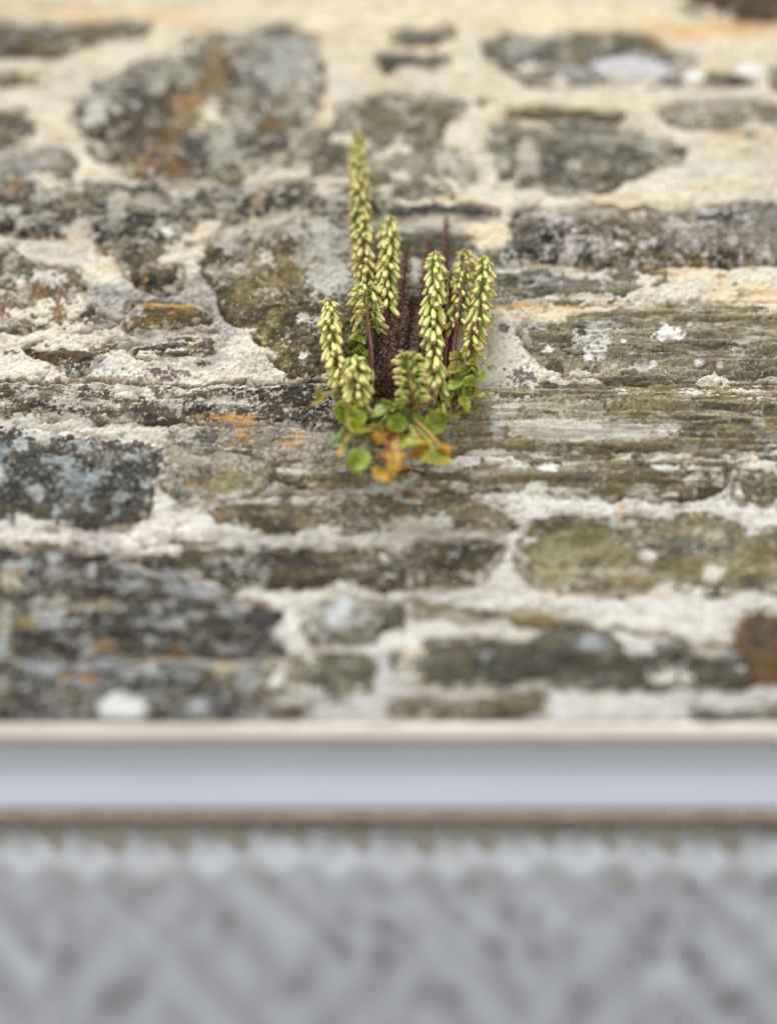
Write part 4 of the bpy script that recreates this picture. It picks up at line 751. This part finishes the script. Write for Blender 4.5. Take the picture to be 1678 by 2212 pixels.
# right plant
spike(right, [(941, 546, .034), (938, 620, .034), (935, 690, .032), (937, 770, .028), (945, 830, .018), (960, 858, .002)], 112, 0, .90, L=(.0046, .0098), wid=1.15, tipc=.2, down=1.25, tone=1.06)
spike(right, [(1005, 542, .022), (1001, 600, .022), (988, 690, .020), (978, 770, .014), (975, 856, .002)], 84, 0, .55, L=(.0038, .0068), wid=1.5, tipc=.8, down=1.0, pink=.7, sparse=.3)
spike(right, [(1047, 556, .026), (1042, 620, .026), (1029, 700, .024), (1014, 770, .016), (1000, 856, .002)], 108, 0, .74, L=(.0040, .0082), wid=1.3, tipc=.5, down=1.15, pink=.2)
spike(right, [(967, 585, .018), (966, 640, .018), (964, 700, .016), (962, 780, .010), (964, 856, .002)], 42, 0, .60, L=(.0040, .0060), wid=1.8, tipc=.8, down=.7, pink=.8, sparse=.4, redtip=False)
# dead stalks
husks(deadp, [(880, 536, .022), (874, 600, .022), (864, 680, .022), (856, 760, .018), (852, 860, .002)], 1100, .0050)
husks(deadp, [(964, 472, .010), (965, 540, .010), (962, 620, .010), (958, 720, .008), (948, 860, .002)], 700, .0044)
husks(deadp, [(926, 516, .008), (922, 580, .008), (914, 660, .010), (906, 760, .010), (894, 860, .002)], 760, .0046)
husks(deadp, [(842, 660, .024), (839, 720, .024), (834, 790, .020), (838, 870, .004)], 620, .0046)
husks(deadp, [(893, 640, .008), (886, 700, .012), (878, 780, .012), (872, 865, .004)], 500, .0040, colr=((.045, .02, .02), (.09, .04, .036)))
husks(deadp, [(820, 740, .016), (822, 790, .014), (828, 860, .004)], 360, .0045, colr=((.05, .024, .022), (.11, .05, .045)))
husks(deadp, [(938, 640, .010), (932, 730, .010), (922, 862, .004)], 480, .0042, colr=((.04, .018, .018), (.08, .038, .034)))
husks(deadp, [(860, 760, .022), (862, 800, .022), (862, 866, .006)], 420, .0060)
husks(deadp, [(975, 700, .010), (968, 780, .010), (955, 870, .004)], 240, .0040, colr=((.05, .022, .022), (.10, .04, .038)))
# thin straw filaments
for q in ([(972, 760, .022), (974, 800, .022), (970, 838, .016)], [(806, 800, .026), (806, 822, .026), (804, 842, .022)], [(985, 885, .012), (1000, 862, .014), (1012, 850, .014)]):
    b = MBuf(); tube(b, spline([pt(*k) for k in q], 12), .0005, (.42, .32, .20), 5); b.out('dry_strand', M_dead, deadp)
# leaves
F_ = lambda x, y, z: (x, y, z)
leaf(left, 680, 860, .036, 21, (-.9, -.55, .1), 'yellow', .35, [(700, 853, .034), (722, 845, .030), (752, 835, .014)], .8, .15)
leaf(left, 752, 868, .032, 23, (-.1, -.8, .55), 'greenyel', .3, [(760, 890, .022), (790, 880, .003)])
leaf(left, 750, 890, .026, 24, (-.3, -.7, -.6), 'green', .3, [(770, 890, .018), (792, 880, .003)])
leaf(left, 782, 918, .040, 27, (.35, -.75, .55), 'greenyel', .45, [(760, 940, .036), (742, 962, .030), (735, 978, .020), (760, 930, .004)], .85, .1)
leaf(left, 775, 992, .036, 22, (-.1, -.9, -.2), 'green', .25, [(788, 962, .034), (800, 935, .026), (812, 900, .004)])
leaf(left, 722, 946, .024, 18, (-.4, -.8, .3), 'dark', .2, [(740, 930, .02), (780, 900, .003)])
leaf(left, 736, 975, .030, 9, (-.4, -.8, .3), 'orange', .2, [(740, 960, .026), (770, 910, .003)])
leaf(mid, 829, 879, .040, 23, (-.45, -.75, .45), 'green', .4, [(838, 892, .030), (848, 890, .004)], .9)
leaf(mid, 853, 866, .034, 24, (.05, -.55, .85), 'green', .3, [(857, 885, .026), (850, 890, .004)])
leaf(mid, 858, 915, .034, 20, (.1, -.9, -.4), 'green', .3, [(857, 895, .026), (850, 885, .004)], .8)
leaf(mid, 893, 954, .042, 24, (-.1, -.75, .65), 'greenyel', .35, [(893, 935, .036), (880, 915, .024), (862, 890, .004)])
leaf(mid, 942, 985, .044, 27, (.1, -.85, .45), 'greenyel', .3, [(932, 962, .040), (905, 930, .028), (870, 895, .004)])
leaf(mid, 960, 968, .040, 15, (.4, -.75, .45), 'orange', .3, [(940, 950, .036), (905, 915, .026), (872, 890, .004)], .8, .2)
leaf(mid, 914, 980, .036, 21, (.1, -.9, -.1), 'orange', .3, [(900, 960, .03), (880, 920, .02), (862, 890, .004)], .8, .3)
leaf(mid, 920, 958, .034, 15, (.3, -.9, -.1), 'orange', .3, [(900, 940, .03), (870, 895, .004)], .8, .3)
leaf(mid, 836, 1017, .042, 25, (-.1, -.8, .6), 'orange', .3, [(842, 985, .038), (852, 940, .026), (852, 895, .004)], .9, .2)
leaf(mid, 862, 1003, .044, 18, (.2, -.8, .5), 'orange', .3, [(860, 980, .038), (857, 935, .026), (854, 895, .004)], .9, .2)
leaf(mid, 832, 978, .036, 22, (-.3, -.9, .0), 'rust', .4, [(836, 950, .03), (845, 900, .006)], .7, .4)
leaf(mid, 848, 962, .034, 18, (.3, -.9, -.3), 'rust', .4, [(850, 940, .03), (850, 900, .006)], .7, .4)
leaf(mid, 826, 940, .030, 20, (-.5, -.8, .1), 'orange', .35, [(836, 920, .02), (845, 895, .004)], .6, .3)
leaf(mid, 848, 925, .026, 22, (.2, -.9, .1), 'rust', .35, [(848, 905, .016), (848, 890, .004)], .7, .4)
leaf(mid, 812, 930, .026, 17, (-.3, -.7, -.5), 'yellow', .3, [(826, 910, .016), (845, 885, .004)], .8, .2)
leaf(mid, 880, 900, .024, 18, (.3, -.8, -.4), 'dark', .3, [(872, 890, .012), (862, 880, .004)])
leaf(right, 940, 913, .030, 22, (.0, -.85, -.5), 'green', .25, [(945, 890, .020), (955, 865, .004)])
leaf(right, 966, 893, .036, 22, (.15, -.45, .9), 'greenyel', .3, [(958, 880, .026), (958, 862, .004)], .9)
leaf(right, 1005, 872, .026, 14, (.6, -.7, .2), 'greenyel', .3, [(996, 858, .020), (985, 845, .006)], 1.4)
leaf(right, 986, 795, .030, 15, (.3, -.8, .2), 'yellow', .35, [(972, 792, .020), (970, 840, .004)], .9, .4)
leaf(right, 988, 770, .026, 14, (.4, -.7, .4), 'yellow', .3, [(975, 780, .018), (968, 840, .004)], .7, .4)
leaf(right, 1020, 828, .022, 18, (.5, -.7, .3), 'green', .35, [(1008, 838, .014), (990, 852, .003)], .9, .3)
leaf(right, 1032, 805, .018, 17, (.4, -.7, .4), 'green', .35, [(1015, 830, .014), (990, 852, .003)], .8, .4)
leaf(right, 1036, 846, .024, 12, (.6, -.7, .1), 'yellow', .35, [(1018, 845, .014), (990, 856, .003)], .9, .3)
leaf(right, 983, 828, .028, 15, (-.2, -.8, .3), 'green', .3, [(980, 840, .016), (978, 856, .003)])
leaf(right, 1008, 800, .016, 15, (-.2, -.8, .4), 'green', .3, [(998, 830, .010), (985, 856, .003)], .8, .3)
leaf(right, 1000, 765, .014, 12, (.4, -.6, .5), 'dark', .3, [(992, 800, .010), (985, 856, .003)], .8, .3)
leaf(left, 770, 735, .022, 16, (-.3, -.6, .6), 'green', .3, [(786, 755, .016), (803, 800, .006)], .7, .4)
leaf(left, 782, 760, .020, 14, (.3, -.6, .6), 'green', .3, [(792, 780, .014), (804, 820, .006)], .7, .4)
leaf(left, 760, 745, .018, 12, (-.6, -.6, .3), 'dark', .3, [(780, 765, .014), (803, 820, .006)], .8, .4)
leaf(left, 790, 810, .016, 18, (-.2, -.6, .6), 'dark', .3, [(796, 830, .010), (803, 850, .003)], .8, .3)
leaf(left, 797, 850, .020, 18, (-.2, -.7, .4), 'dark', .3, [(800, 860, .010), (806, 866, .003)], .8, .3)
leaf(left, 726, 876, .022, 10, (-.2, -.8, .3), 'rust', .35, [(750, 880, .014), (790, 870, .003)], .8, .3)
leaf(mid, 905, 880, .022, 12, (.2, -.8, .3), 'rust', .35, [(890, 885, .014), (870, 880, .003)], .8, .3)
leaf(right, 990, 872, .012, 12, (.2, -.8, .3), 'rust', .35, [(975, 870, .008), (965, 862, .003)], .7, .4)

leaf(mid, 800, 905, .016, 13, (-.4, -.7, .3), 'green', .3, [(815, 900, .014), (842, 882, .004)], .9, .2)
leaf(mid, 768, 905, .030, 20, (-.2, -.7, -.4), 'green', .3, [(790, 905, .020), (830, 885, .004)], .9, .2)
leaf(mid, 872, 940, .030, 15, (.2, -.8, .2), 'yellow', .3, [(866, 920, .020), (858, 892, .004)], .8, .3)
leaf(mid, 852, 985, .040, 18, (.0, -.8, .2), 'orange', .3, [(852, 955, .030), (852, 895, .004)], .8, .3)
leaf(mid, 908, 905, .022, 12, (.4, -.7, .3), 'green', .3, [(890, 898, .020), (866, 885, .004)], .9, .2)
leaf(mid, 838, 905, .018, 11, (-.2, -.7, .4), 'dark', .3, [(842, 896, .016), (850, 884, .004)], .9, .2)
leaf(right, 1022, 785, .020, 13, (.5, -.7, .3), 'greenyel', .3, [(1010, 810, .014), (990, 850, .003)], .8, .3)
leaf(right, 1012, 850, .022, 13, (.3, -.8, .1), 'green', .3, [(1002, 852, .014), (990, 858, .003)], .8, .3)
leaf(right, 965, 850, .020, 14, (-.1, -.8, .2), 'green', .3, [(966, 856, .012), (966, 864, .003)], .8, .3)
leaf(left, 738, 862, .026, 14, (-.4, -.8, .2), 'green', .3, [(756, 866, .018), (790, 872, .003)], .8, .3)
